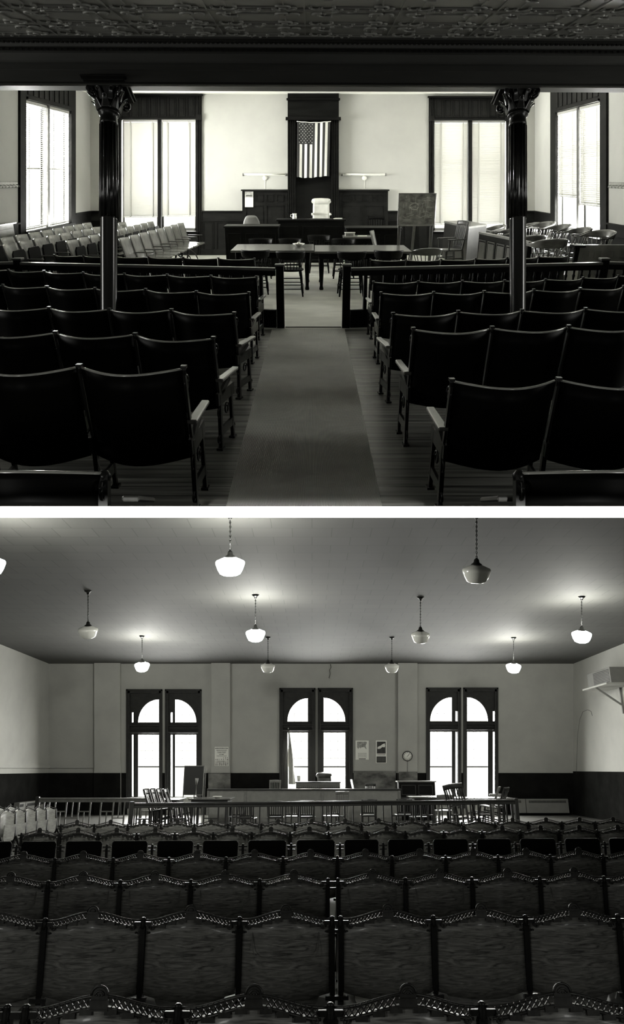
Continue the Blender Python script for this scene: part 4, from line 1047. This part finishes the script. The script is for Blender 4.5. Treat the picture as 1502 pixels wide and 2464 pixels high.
# ================================================================== LOWER HALL: iron theatre seats
HJ=.70
CR=.052
def crest(u): return CR*(.5-.5*math.cos(2*PI*u))
def lower_seat(wire=False,right_end=False,left_end=True,wood='oak',plain=False,detail=True):
    e=empty('iron_theatre_seat'); W=SW
    bul=.055; yb=lambda u:-bul*math.sin(PI*u)
    if not plain:
        def back(u,v):
            zt=HJ-.030+crest(u); zb=HJ-.375-.028*math.sin(PI*u); z=zb+(zt-zb)*v; w=W*.468+.010*v
            return ((u-.5)*2*w, yb(u)-.10*(z-HJ), z)
        MB().sheet(back,18,6,.013).build('backrest','lo_wood' if wood=='oak' else 'lo_pale',e)
        m=MB(); n=28
        up=[((i/n-.5)*(W-.03), yb(i/n)-.006, HJ+crest(i/n)) for i in range(n+1)]
        lo=[((i/n-.5)*(W-.07), yb(.06+.88*i/n)-.010, HJ-.036+crest(.06+.88*i/n)) for i in range(n+1)]
        m.tube(up,.0062,6); m.tube(lo,.006,6)
        if detail:
            for i in range(22):
                u=.10+.8*(i)/21
                if .42<u<.58: continue
                x=(u-.5)*W; c=crest(u); y=yb(u)-.008
                m.bar((x-.012,y,HJ-.034+c),(x+.012,y,HJ-.002+c),.0045,.006,(0,1,0)); m.bar((x+.012,y,HJ-.034+c),(x-.012,y,HJ-.002+c),.0045,.006,(0,1,0))
                if i%2: m.lathe([(0,-.005),(.006,0),(0,.005)],(x,y-.003,HJ-.018+c),6)
            for u in (.20,.31,.42,.58,.69,.80):
                x=(u-.5)*W; c=crest(u); m.box(x-.022,x+.022,yb(u)-.018,yb(u)+.0,HJ-.052+c,HJ-.034+c)
            for s in (-1,1):
                u=.5+s*.40; pts=[((u-.5)*W+.010*math.cos(t),yb(u)-.014,HJ-.040+crest(u)+.010*math.sin(t)) for t in [2*PI*q/10 for q in range(10)]]; m.tube(pts,.0038,5,closed=True)
        cc=m.build('crest_casting','casting',e)
        m=MB(); poly=[(-.030,HJ+CR-.012)]+[(-.030*math.cos(t),HJ+CR+.004+.028*math.sin(t)) for t in [PI*q/12 for q in range(13)]]+[(.030,HJ+CR-.012)]
        m.prism(poly,-bul-.014,-bul+.0,'y'); m.tube([(p[0],-bul-.016,p[1]) for p in poly[1:-1]],.004,5)
        m.box(-.032,.032,-bul-.016,-bul-.002,HJ+CR-.040,HJ+CR-.012); m.bar((-.034,-bul-.016,HJ+CR-.012),(.034,-bul-.016,HJ+CR-.012),.008,.005); m.bar((-.034,-bul-.016,HJ+CR-.040),(.034,-bul-.016,HJ+CR-.040),.008,.005)
        if detail:
            m.tube([(-.016*math.cos(t),-bul-.016,HJ+CR+.003+.014*math.sin(t)) for t in [PI*q/8 for q in range(9)]],.003,5)
            for q in (-.01,0,.01): m.lathe([(0,-.004),(.004,0),(0,.004)],(q,-bul-.016,HJ+CR+.004),6)
        m.build('crest_plaque','casting',cc)
    else:
        m=MB(); poly=[(-.205,HJ-.34),(.205,HJ-.34),(.215,HJ+.02),(.20,HJ+.045),(.19,HJ+.05),(-.19,HJ+.05),(-.20,HJ+.045),(-.215,HJ+.02)]
        m.prism(poly,-.012,.012,'y'); m.build('backrest','black_wood',e,.003)
        m=MB().tube([(-.215,-.012,HJ+.02),(-.20,-.012,HJ+.046),(-.19,-.012,HJ+.052),(.19,-.012,HJ+.052),(.20,-.012,HJ+.046),(.215,-.012,HJ+.02)],.0045,6); m.build('top_edge','casting',e)
    m=MB(); poly=[(-.20,HJ-.20),(-.20,HJ-.40),(-.185,HJ-.435),(-.15,HJ-.46),(.15,HJ-.46),(.185,HJ-.435),(.20,HJ-.40),(.20,HJ-.20)]
    m.prism(poly,.075,.09,'y'); m.build('seat_pan','lo_wood' if wood=='oak' else 'lo_pale',e)
    def std(x):
        m=MB(); m.bar((x,.0,HJ-.03),(x,.06,.27),.030,.05); m.bar((x,.06,.28),(x,-.01,0),.032,.05); m.bar((x,.08,.30),(x,.26,0),.026,.04)
        m.lathe([(.010,HJ-.045),(.017,HJ-.04),(.014,HJ-.02),(.016,HJ-.01),(.012,HJ+.006),(.015,HJ+.01),(.008,HJ+.016)],(x,-.012,0),10)
        m.box(x-.05,x+.05,-.016,.0,HJ-.028,HJ-.008); m.box(x-.042,x+.042,-.008,.006,HJ-.07,HJ-.055); m.box(x-.042,x+.042,.0,.03,.295,.315); m.box(x-.028,x+.028,-.06,.04,0,.015)
        for s in (-1,1): m.lathe([(0,-.006),(.008,-.003),(.008,.003),(0,.006)],(x+s*.036,-.012,HJ-.062),8)
        m.build('iron_standard','iron',e)
    if left_end: std(-W/2)
    if right_end: std(W/2)
    if wire:
        MB().tube([(-.195,-.02,HJ-.06),(-.19,-.05,HJ-.15),(-.17,-.075,HJ-.175),(0,-.095,HJ-.19),(.17,-.075,HJ-.175),(.19,-.05,HJ-.15),(.195,-.02,HJ-.06)],.0028,6).build('hat_wire','steel',e)
    return e
LPR={}
def lower_kind(**k):
    key=tuple(sorted(k.items()))
    if key not in LPR: LPR[key]=proto(lower_seat,**k)
    return inst(LPR[key])
CL=math.cos(TL); SL=math.sin(-TL)
def lrow(name,joints,htop,y0,slope,skip=(),wires=(),plain=False,detail=True,extra=''):
    n=0
    for k in range(len(joints)-1):
        if k in skip: continue
        a,b=joints[k],joints[k+1]; n+=1
        ya,yb_=y0+slope*a,y0+slope*b; Y=-htop*F*-1/((ya+yb_)/2-1850)*-1 if 0 else -htop*F/((ya+yb_)/2-1850)
        Ya=-htop*F/(ya-1850); Yb2=-htop*F/(yb_-1850); Xa,Xb=ux(a,Ya),ux(b,Yb2); X=(Xa+Xb)/2; Y=(Ya+Yb2)/2; yaw=math.atan2(Yb2-Ya,Xb-Xa); W=math.hypot(Xb-Xa,Yb2-Ya)
        H=(htop-FL)*CL; last=(k==len(joints)-2) or (k+1 in skip)
        o=lower_kind(wire=(k in wires),right_end=last,plain=plain,detail=detail)
        torn=(name=='second row' and k==5)
        w='oak theatre seat with wire hat rack' if k in wires else 'oak theatre seat with scrolled iron crest'
        tag(o,'%s, %s from the left in the %s'%('dark plain-topped theatre seat' if plain else w,ORD[n-1],name),'theatre seat','iron theatre seats of the lower hall')
        put(o,X,Y-H*SL,FL,'l',yaw,(W/SW,1,H/HJ))
        if torn:
            o['label']='oak theatre seat with a torn pale patch under its seat, second row'
            MB().prism([(-.19,HJ-.42),(-.175,HJ-.445),(-.13,HJ-.455),(-.07,HJ-.458),(-.07,HJ-.41),(-.085,HJ-.40),(-.10,HJ-.43),(-.105,HJ-.375),(-.19,HJ-.375)],.066,.074,'y').build('torn_label','paper',o,0,'torn pale paper patch')
lrow('nearest row',[-345,20,65,430,795,1158,1525],-.863,2427,-.0065,skip=(1,))
lrow('second row',[-128,110,346,577,799,819,1042,1263,1485,1705],-.873,2216,-.007,skip=(4,),wires=(3,))
lrow('third row',[-55,117,290,460,625,789,813,975,1135,1298,1452,1606],-.889,2124,-.0085,skip=(5,),wires=(0,1,2,3,6,7,9))
lrow('fourth row',[-12,133,273,407,544,681,812,943,1072,1198,1324,1450,1576],-.90,2069,-.0075,detail=True)
lrow('fifth row',[-70,41,147,258,367,477,585,701,818,922,1031,1137,1240,1348,1454,1560],-.93,2036,-.006,plain=True)
lrow('sixth row',[52+92.3*i for i in range(17)],-.91,2007,-.006)
lrow('farthest row',[147+80.3*i for i in range(18)],-.924,1986,-.006)
# the block of seats at the side that faces across the hall, the light on its backs painted as paler wood
def side_block(name,pts,group):
    for i,(px,py,Y) in enumerate(pts):
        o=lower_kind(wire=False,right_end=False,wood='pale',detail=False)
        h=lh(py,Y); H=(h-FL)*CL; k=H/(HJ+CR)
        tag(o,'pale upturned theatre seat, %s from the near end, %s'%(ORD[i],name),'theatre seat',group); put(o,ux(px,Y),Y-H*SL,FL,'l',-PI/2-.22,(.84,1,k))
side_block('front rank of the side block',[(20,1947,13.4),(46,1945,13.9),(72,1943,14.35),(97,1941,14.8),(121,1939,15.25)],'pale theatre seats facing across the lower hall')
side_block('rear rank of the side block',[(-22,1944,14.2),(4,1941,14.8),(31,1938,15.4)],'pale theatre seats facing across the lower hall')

# ================================================================== LOWER HALL: railings
def fret_rail(label,P,Q,htop,bay,first,base=.12,mt='lo_rail',pattern='long'):
    e=empty('fret_railing',label,'railing','fretwork railings of the lower hall'); L_=math.hypot(Q[0]-P[0],Q[1]-P[1]); yaw=math.atan2(Q[1]-P[1],Q[0]-P[0]); H=(htop-FL)*CL
    put(e,P[0],P[1]-H*SL,FL,'l',yaw); MB().box(0,L_,-.04,.04,H-.045,H).box(0,L_,-.02,.02,H-.11,H-.045).build('handrail','lo_dark' if pattern=='long' else 'lo_rail',e,.006)
    MB().box(0,L_,-.03,.03,0,base).box(0,L_,-.045,.045,base-.02,base).build('base_rail',mt,e)
    x=first; i=0; zm=base+(H-.1-base)*.48; seq=bay
    while x<L_-.02:
        MB().box(x-.018,x+.018,-.016,.016,base,H-.1).build('post',mt,e)
        w=seq[i%len(seq)]; nx=x+w[0]; k=w[1]
        if nx<L_ and k:
            m=MB()
            z=zm+(.06 if k==1 else -.10)
            if k==3: z=base+.10
            m.box(x,nx,-.012,.012,z-.014,z+.014); xc=(x+nx)/2
            if k==1: m.box(xc-.014,xc+.014,-.012,.012,base,z)
            else: m.box(xc-.014,xc+.014,-.012,.012,z,H-.1)
            m.build('fret','lo_rail' if mt=='lo_rail' else mt,e)
        x=nx; i+=1
    for s in (0,L_): MB().box(s-.045,s+.045,-.045,.045,0,H+.03).build('end_post','lo_dark',e,.004)
    return e
Ya,Yb_=15.96,17.9
fret_rail('long dark fretwork bar railing in front of the tables and the row of chairs',(ux(318,Ya),Ya),(ux(1238,Yb_),Yb_),-.77,[(.33,1),(.42,3)],.12,mt='lo_dark')
Ys=18.9
fret_rail('lighter fretwork railing between the side block of seats and the bar railing',(ux(91,Ys),Ys),(ux(385,Ys),Ys),-.775,[(.14,0),(.14,0),(.16,0),(.30,1),(.33,2),(.31,1),(.28,0),(.33,1),(.30,2)],.05,pattern='side')
0 and fret_rail('short end of the bar railing running back from its corner by the easel',(ux(322,Ya),Ya+.1),(ux(322,Ya)-.15,19.2),-.78,[(.33,1),(.42,3)],.3,mt='lo_dark')
0 and fret_rail('short end of the bar railing running back from its corner toward the radiator',(ux(1238,Yb_),Yb_+.1),(ux(1238,Yb_)+.05,21.0),-.78,[(.33,1),(.42,3)],.3,mt='lo_dark')

# ================================================================== LOWER HALL: bench, tables, chairs
def lput(name,label,cat,X,Y,hf=FL,yaw=0,group=None):
    e=empty(name,label,cat,group); put(e,X,Y,hf,'l',yaw); return e
Yp=22.0; ht=lh(1898,Yp); H=(ht-FL)*CL
e=lput('bench_front','long low panelled front of the judge\'s platform with three grey panels','bench',0,Yp-H*SL); x0,x1=ux(501,Yp),ux(963,Yp)
MB().box(x0,x1,0,.08,0,H-.04).build('grey_panels','burlap',e); MB().box(x0-.03,x1+.03,-.05,.14,H-.04,H).build('top_rail','lo_dark',e,.004)
for p in (502,591,776,961): x=ux(p,Yp); MB().box(x-.04,x+.04,-.02,.0,0,H-.04).build('batten','lo_rail',e,.003)
MB().box(x0,x1,-.02,.0,0,.12).build('plinth','lo_rail',e)
m=MB(wl).box(ux(495,22.3),ux(970,22.3),22.25,24.9,FL,FL+.42); struct(m.build('floor_platform','lo_dark'))
FP=FL+.42
Yq=22.9; ht=lh(1881,Yq); H=(ht-FP)*CL; e=lput('judges_desk','judge\'s desk top with carved edge standing above the grey panelled front','desk',ux(765.5,Yq),Yq-H*SL,FP); w=ux(820,Yq)-ux(765.5,Yq)
MB().box(-w+.02,w-.02,0,.42,0,H-.04).build('body','lo_rail',e); MB().box(-w,w,-.03,.45,H-.04,H).build('desktop','lo_dark',e,.006)
m=MB(); n=22
for i in range(n): x=-w+.06+(2*w-.12)*i/(n-1); m.box(x-.022,x+.022,-.012,.0,H-.2,H-.14)
m.box(-w+.02,w-.02,-.014,0,H-.11,H-.09); m.build('carved_band','lo_dark',e)
Y=23.0; e=lput('cup','pale paper cup standing on the judge\'s desk against the window','cup',ux(719,Y),Y,lh(1880,Y)); MB().lathe([(.045,0),(.062,.17),(.058,.17),(.042,.01),(0,.01)],n=16).build('body','paper',e)
Y=24.1; H=(lh(1860,Y)-FP)*CL; e=lput('judges_chair','brown leather judge\'s chair with a rolled head turned sideways before the window','chair',ux(791,Y),Y-H*SL,FP,PI+.5)
MB().box(-.26,.26,-.24,.26,.42,.52).build('seat','dleather',e,.03); MB().sheet(lambda u,v:((u-.5)*.5,-.26-.05*v-.03*math.sin(PI*u),.5+(H-.62)*v),8,5,.09).build('backrest','dleather',e)
MB().tube([(-.26,-.31,H-.11),(-.24,-.32,H-.08),(0,-.34,H-.07),(.24,-.32,H-.08),(.26,-.31,H-.11)],[.06,.09,.10,.09,.06],12).build('head_roll','dleather',e)
m=MB().lathe([(.03,.08),(.03,.42)],n=10)
for k in range(4): a=PI/4+k*PI/2; m.tube([(0,0,.12),(.28*math.cos(a),.28*math.sin(a),.03)],.02,6)
m.build('pedestal','iron',e)
# flag on its pole
Y=24.2; e=lput('flag_on_pole','striped flag drooping from a pole in front of the middle window','flag',ux(692,Y),Y,FP)
MB().tube([(0,0,0),(0,0,2.42)],.018,8).lathe([(0,2.42),(.03,2.44),(.035,2.47),(0,2.52)],n=10).lathe([(.14,0),(.14,.03),(.03,.07)],n=16).build('pole','brass',e)
m=MB(); n,k=14,20; vs=[]
def FPt(u,v): return (.02+u*(.03+.22*v**.8)+.012*math.sin(v*9+u*4), -.05*math.sin(u*9+v*2), 2.38-v*1.75)
for i in range(n+1):
    for j in range(k+1): vs.append(FPt(i/n,j/k))
m.add(vs,[])
for i in range(n):
    for j in range(k):
        a=i*(k+1)+j; m.f.append([a,a+k+1,a+k+2,a+1]); m.sm.append(True); m.m.append(0 if (j<6 and i<9) or (i+j//3)%2==0 else 1)
b=m.build('cloth',['greyink','cloth_white'],e); sd=b.modifiers.new('t','SOLIDIFY'); sd.thickness=.004
LCH=proto(slat_chair,'lo_rail',.86,False,6); LCD=proto(slat_chair,'lo_dark',.84,False,6,.10,.05); LCP=proto(slat_chair,'lo_rail',.82,False,7,.13,.02)
def lc(p,lab,px,ytop,Y,yaw=0,fl=FL,pre=None,Hc=.86,grp=None,cat='chair'):
    H=(lh(ytop,Y)-fl)*CL; k=max(.75,min(1.25,H/Hc)); o=inst(p); tag(o,lab,cat,grp); put(o,ux(px,Y),Y-Hc*k*SL,fl,'l',yaw,(k,k,k),pre); return o
lc(LCH,'slat-backed chair behind the grey panels to the side of the flag',661,1877,23.2,.15,FP)
lc(LCH,'slat-backed chair turned edge-on behind the panels under the two posters',864,1876,23.4,-PI/2+.1,FP)
lc(LCD,'dark slat-backed chair behind the panels in front of the worn wall patch',890,1884,23.3,.05,FP)
lc(LCH,'slat-backed witness chair standing in front of the grey panels',823,1904,21.0,0,FL+.1)
G3='slat-backed chairs at the tables behind the bar railing'
for lab,px,yt,Y,yaw in (('first behind the railing past the table with the ashtray',572,1930,18.3,.3),
 ('second of the chairs behind the railing, below the narrowest grey panel',598,1929,17.4,-.1),
 ('third of the chairs behind the railing, below the judge\'s flag',663,1926,17.4,0),('fourth behind the railing, below the cup on the desk',703,1928,18.2,0),
 ('fifth behind the railing, under the middle of the desk',738,1925,17.4,-.05),('sixth of the chairs behind the railing, beneath the judge\'s chair',797,1926,18.2,.2),
 ('seventh of the chairs behind the railing, under the two calendars',887,1922,18.2,0),('eighth behind the railing, below the panels\' end',970,1921,18.3,0),
 ('chair behind the railing in front of the dark upright cabinet',1008,1926,17.7,.2)):
    lc(LCD,'slat-backed office chair, '+lab,px,yt,Y,yaw,Hc=.85,grp=G3)
lc(LCP,'flat-topped pale chair pushed against the table beside the leaning chairs',1066,1911,19.3,0,Hc=.83)
lc(LCP,'pale slat-topped chair beyond the leaning chairs near the last window',1189,1909,21.5,0,Hc=.83)
GL='chairs tipped against the table beneath the easel'
for i,px in enumerate((397,410,422,436)):
    lc(LCD,'dark chair tipped against the table near the easel, %s from the window side'%ORD[i],px+6,1889+i*.5,16.65+.60*i,-PI/2,FL+.1,Matrix.Rotation(.16,4,'X'),.85,GL)
lc(LCD,'slatted leaning chair showing its broad crest, first of the three tipped against the table',1112,1880,18.2,-.55,FL+.12,Matrix.Rotation(-.14,4,'Y'),.85,'chairs tipped against the table by the last window')
lc(LCH,'thin leaning chair seen edge-on, middle one of the three tipped against the table',1150,1884,18.65,PI/2-.3,FL+.1,Matrix.Rotation(.2,4,'X'),.85,'chairs tipped against the table by the last window')
lc(LCD,'leaning chair with a knobbed top, last of the three tipped against the table',1171,1881,19.2,PI/2-.5,FL+.1,Matrix.Rotation(.2,4,'X'),.85,'chairs tipped against the table by the last window')
def ltable(label,pa,pb,Ya,Yb2,htop,mt='table_wood',yaw=0,group='tables behind the bar railing'):
    H=(htop-FL)*CL; xc=(ux(pa,(Ya+Yb2)/2)+ux(pb,(Ya+Yb2)/2))/2; w=(ux(pb,(Ya+Yb2)/2)-ux(pa,(Ya+Yb2)/2))/2; d=(Yb2-Ya)/2/CL
    e=lput('work_table',label,'table',xc,(Ya+Yb2)/2-H*SL,FL,yaw,group); MB().box(-w,w,-d,d,H-.035,H).build('tabletop',mt,e,.005); MB().box(-w+.07,w-.07,-d+.07,d-.07,H-.13,H-.035).build('apron','lo_dark',e)
    for sx in (-1,1):
        for sy in (-1,1): MB().box(sx*(w-.1)-.035,sx*(w-.1)+.035,sy*(d-.1)-.035,sy*(d-.1)+.035,0,H-.1).build('leg','lo_dark',e,.004)
    return e
ltable('long table with four chairs tipped against it under the window with the easel',322,440,19.05,20.2,-.83)
ltable('table with a shallow ashtray on it beside the grey panelled front',462,560,18.9,20.1,-.80)
ltable('table covered with bright papers near the dark upright cabinet',985,1055,20.0,21.2,-.80)
ltable('long table with three chairs tipped against it under the last window',1075,1228,19.7,20.8,-.82)
Y=19.3; e=lput('ashtray','shallow white ashtray on the table beside the grey panelled front','ashtray',ux(523,Y),Y,-.795); MB().lathe([(0,0),(.06,0),(.13,.04),(.12,.045),(.06,.012),(0,.012)],n=18).build('bowl','china',e)
for i,(px,Y,w,lab) in enumerate(((1005,20.3,.5,'broad sheet of white paper lying on the table near the dark cabinet'),(1035,20.6,.4,'second white sheet lying on the table near the dark cabinet'))):
    e=lput('paper_sheet',lab,'paper',ux(px,Y),Y,-.80,.2*i); MB().box(-w/2,w/2,-.2,.2,.002,.006).build('sheet','paper',e)
Y=16.6; e=lput('notice','small square notice of fine print behind the railing below the easel','notice',ux(492,Y),Y,lh(1982,Y)); MB().box(-.08,.08,-.004,.004,0,.18).build('sheet','paper',e)
m=MB(); [m.box(-.06,.06,-.006,-.004,.03+.025*i,.036+.025*i) for i in range(6)]; m.build('print_lines','greyink',e)
# easel with the dark board
Y=21.0; zt,zb=lh(1844,Y),lh(1911,Y); H=(zt-FL)*CL; e=lput('board_easel','dark board in a thin pale frame on an easel before the first window','easel',ux(468,Y),Y-H*SL); w=(ux(491,Y)-ux(446,Y))/2; hb=H-(zt-zb)*CL
MB().box(-w,w,-.01,.01,hb,H).build('board','screen',e); m=MB()
for s in ((-w-.02,-w,hb,H),(w,w+.03,.0,H+.02),(-w-.02,w+.02,H,H+.02),(-w-.02,w+.02,hb-.02,hb)): m.box(s[0],s[1],-.02,.02,s[2],s[3])
m.box(w+.06,w+.075,-.02,.0,.0,H-.05); m.build('board_frame','pale_wood',e)
m=MB(); m.bar((0,.05,H*.85),(0,.5,0),.03,.03); m.bar((-w,.0,hb),(-w-.1,.0,0),.03,.03); m.build('legs','pale_wood',e)
Y=19.9; e=lput('desk_microphone','pale cup-shaped thing on a thin stand in front of the dark board','stand',ux(471,Y),Y,-.80); MB().lathe([(.05,0),(.05,.01),(.01,.02),(.008,.32),(.03,.33),(.045,.5),(.04,.5),(0,.36)],n=14).build('stand','steel',e)
# dark upright cabinet and radiators
Y=22.6; H=(lh(1879,Y)-FL)*CL; e=lput('upright_cabinet','dark upright piano-like cabinet between the clock and the last window','cabinet',ux(1003,Y),Y-H*SL); w=(ux(1048,Y)-ux(1003,Y))
MB().box(-w+.02,w-.02,.0,.55,0,H-.04).build('body','bench_wood',e,.006); MB().box(-w-.02,w+.02,-.03,.58,H-.04,H).build('top_lid','lo_rail',e,.005)
m=MB()
for a,b in ((-w+.1,-.04),(.04,w-.1)):
    for s in ((a,b,H-.42,H-.40),(a,b,H-.14,H-.12),(a,a+.02,H-.42,H-.12),(b-.02,b,H-.42,H-.12)): m.box(s[0],s[1],-.012,0,s[2],s[3])
m.box(-w+.02,w-.02,-.03,0,H-.52,H-.48); m.build('front_panels','lo_dark',e)
def radiator(label,X,Y,w,H,yaw):
    e=lput('radiator',label,'radiator',X,Y,FL+.08,yaw,'enamelled wall radiators'); MB().box(-w,w,0,.18,0,H).build('casing','steel',e,.008)
    m=MB()
    for a,b in ((-w+.03,-w*.66),(-w*.42,w-.03)):
        n=int((b-a)/.045)
        for i in range(n): m.box(a+i*.045,a+i*.045+.028,-.008,.002,H-.13,H-.05)
    m.build('grille_slots','screen',e); MB().box(-w*.55,-w*.53,-.006,.0,.0,H).build('seam','lo_dark',e); return e
radiator('long pale enamelled radiator against the dark dado near the last window',ux(1303,24.6),24.55,ux(1370,24.6)-ux(1303,24.6),.46,0)
radiator('grey radiator on the plain end wall behind the pale side seats',LX+.24,22.8,1.1,.46,PI/2)
# calendars, clock, cord and air conditioner
def wallF(name,label,cat,px,py,off=.0,group=None):
    e=empty(name,label,cat,group); e.matrix_world=Matrix.Translation(wl(dx_(px),YD-off,dh(py))); return e
def text(body,parent,x,z,size,mt='ink',y=-.012,align='CENTER',name='lettering',sp=1,ls=1):
    c=bpy.data.curves.new(name,'FONT'); c.body=body; c.size=size; c.align_x=align; c.space_character=sp; c.space_line=ls; c.extrude=.0008; c.offset=size*.028; c.materials.append(M[mt])
    t_=bpy.data.objects.new(name,c); col.objects.link(t_); me=bpy.data.meshes.new_from_object(t_); bpy.data.objects.remove(t_); o=bpy.data.objects.new(name,me); col.objects.link(o); o.parent=parent; o.matrix_local=Matrix.Translation((x,y,z))@Matrix.Rotation(PI/2,4,'X'); return o
e=wallF('wall_calendar','large white month calendar with bold heading on the pilaster','calendar',535,1843,.17)
MB().box(-.245,.245,-.008,0,0,.67).build('sheet','paper',e)
text('MORROWS DRUG STORE',e,0,.605,.044,sp=.88); text('THE REXALL DRUGGISTS' if 0 else 'PRESCRIPTION DRUGGISTS',e,0,.545,.030)
text('OFFICE PHONE   PRESCRIPTIONS',e,0,.49,.021); text('A COMPLETE   A QUALITY',e,0,.455,.024); text('OCTOBER',e,0,.395,.035)
text('SUN MON TUE WED THU FRI SAT',e,0,.345,.023)
g=[['','','','','1','2','3'],['4','5','6','7','8','9','10'],['11','12','13','14','15','16','17'],['18','19','20','21','22','23','24'],['25','26','27','28','29','30','31']]
for r,rowv in enumerate(g):
    for c_,t in enumerate(rowv):
        if t: text(t,e,-.2+.0667*c_,.27-.062*r,.058,name='date_number',sp=.8)
e=wallF('wall_calendar','pale calendar with a map above the date sheet, nearer the middle window','calendar',871.5,1828,.02)
MB().box(-.235,.235,-.008,0,0,.68).build('sheet','paper',e)
m=MB().prism([(-.18,.64),(.15,.64),(.17,.60),(.12,.50),(.16,.38),(.13,.38),(.08,.45),(-.02,.44),(-.06,.40),(-.10,.44),(-.14,.38),(-.18,.45)],-.011,-.008,'y'); m.build('map','greyink',e)
m=MB()
for i in range(7):
    for j in range(5): m.box(-.14+.044*i,-.115+.044*i,-.011,-.008,.08+.035*j,.10+.035*j)
m.build('date_print','greyink',e); MB().box(-.12,.13,-.011,-.008,.02,.045).build('footer_bar','ink',e)
e=wallF('wall_calendar','pale-bordered calendar with a dark picture and a black date block, nearer the clock','calendar',917.5,1836,.02)
MB().box(-.195,.195,-.008,0,0,.80).build('sheet','paper',e); pc=MB().box(-.155,.155,-.011,-.008,.34,.76).build('picture','darkprint',e)
MB().prism([(-.13,.50),(-.13,.57),(-.02,.62),(.03,.66),(.12,.70),(.14,.62),(.12,.56),(.04,.57),(-.04,.51)],-.014,-.011,'y').build('picture_figure','paper',pc)
db=MB().box(-.165,.165,-.011,-.008,.02,.235).build('date_block','darkprint',e); m=MB()
for i in range(6): m.box(-.12+.045*i,-.108+.045*i,-.013,-.011,.06,.20)
m.build('date_columns','steel',db); text('NATIONAL BANK',e,0,.28,.035,'ink')
e=wallF('wall_clock','round wall clock with a dark rim on the last pilaster','clock',979,1819,.16)
def ylathe(prof,n=32):
    m=MB(); m.X=Matrix.Rotation(PI/2,4,'X'); m.lathe(prof,n=n); return m
ylathe([(0,0),(.176,0),(.18,.03),(.165,.05),(.155,.045),(.15,.02),(0,.02)]).build('rim','lo_dark',e); ylathe([(0,.03),(.156,.03),(.156,.034),(0,.034)]).build('dial','paper',e)
m=MB()
for i in range(12): a=i*PI/6; m.box(.125*math.sin(a)-.008,.125*math.sin(a)+.008,-.04,-.034,.125*math.cos(a)-.01,.125*math.cos(a)+.01)
m.build('hour_marks','ink',e)
MB().bar((0,-.042,0),(.085*math.sin(.75),-.042,.085*math.cos(.75)),.014,.004,(0,1,0)).build('hour_hand','ink',e); MB().bar((-.02,-.046,-.02),(.12*math.sin(.70),-.046,.12*math.cos(.70)),.009,.004,(0,1,0)).build('minute_hand','ink',e)
MB().tube([(0,-.02,-.17),(.002,-.02,-.6),(0,-.02,-1.0)],.006,5).build('cord','lo_dark',e)
e=wallF('hanging_wire','loose wire end curling down from the ceiling above the middle window','wire',795,1602,.01)
MB().tube([(0,-.02,.06),(.03,-.02,-.05),(-.03,-.02,-.15),(.0,-.02,-.28),(-.03,-.02,-.38),(-.05,-.02,-.42),(-.02,-.02,-.44)],.009,6).build('strand','iron',e)
# air conditioner on its bracket, on the end wall
Ya_=F*RX/(1420-751); e=empty('air_conditioner','boxy air conditioner on a shelf bracket high on the end wall','air conditioner'); Y0,Y1=20.3,22.0
e.matrix_world=Matrix.Translation(wl(RX,Y1,lh(1662,22.0)))@Matrix.Rotation(TL,4,'X')
Lc=1.75; MB().box(-.62,-.02,-Lc,0,.05,.50).build('casing','steel',e,.01); MB().box(-.80,0,-Lc-.1,.0+.06,0,.05).build('shelf','plaster_lo',e,.004)
m=MB()
for i in range(9): m.box(-.60,-.05,.0,.012,.09+.042*i,.11+.042*i)
m.build('grille_slats','lo_dark',e); m=MB()
for i in range(9): m.box(-.632,-.62,-Lc+.06,-.5,.09+.042*i,.11+.042*i)
m.build('side_slats','lo_dark',e)
MB().bar((-.03,-.9,0),(-.03,-.9,-.75),.06,.06).bar((-.75,-.9,0),(-.05,-.9,-.5),.05,.05).build('bracket','steel',e)
# hairline crack in the plaster of the end wall
m=MB(wl); pts=[(24.7,-.2),(24.6,1.1),(24.4,1.7),(24.1,1.95),(23.7,1.98),(23.4,1.9),(23.3,1.75)]
m.tube([(RX-.003,y,h) for y,h in pts],.01,5); struct(m.build('trim_13','lo_rail'))

# ================================================================== world and camera
w=bpy.data.worlds.new('overcast'); sc.world=w; w.use_nodes=True; bg=w.node_tree.nodes['Background']; bg.inputs[0].default_value=gv(1.0); bg.inputs[1].default_value=2.2
cam=bpy.data.cameras.new('camera'); co=bpy.data.objects.new('camera',cam); col.objects.link(co); sc.camera=co
cam.sensor_fit='HORIZONTAL'; cam.sensor_width=36; cam.lens=36*F/1502.0; cam.clip_start=.05; cam.clip_end=200
co.location=(0,0,0); co.rotation_euler=(PI/2,0,0)
vs=sc.view_settings; sc.display_settings.display_device='sRGB'; vs.view_transform='Standard'; vs.look='None'; vs.gamma=1; vs.use_curve_mapping=False; vs.exposure=0
cy=sc.cycles; cy.use_denoising=True
try: cy.denoiser='OPENIMAGEDENOISE'; cy.denoising_input_passes='RGB_ALBEDO_NORMAL'
except Exception: pass
cy.max_bounces=8; cy.diffuse_bounces=5; cy.glossy_bounces=4; cy.transparent_max_bounces=12; cy.sample_clamp_indirect=6; cy.caustics_reflective=False; cy.caustics_refractive=False
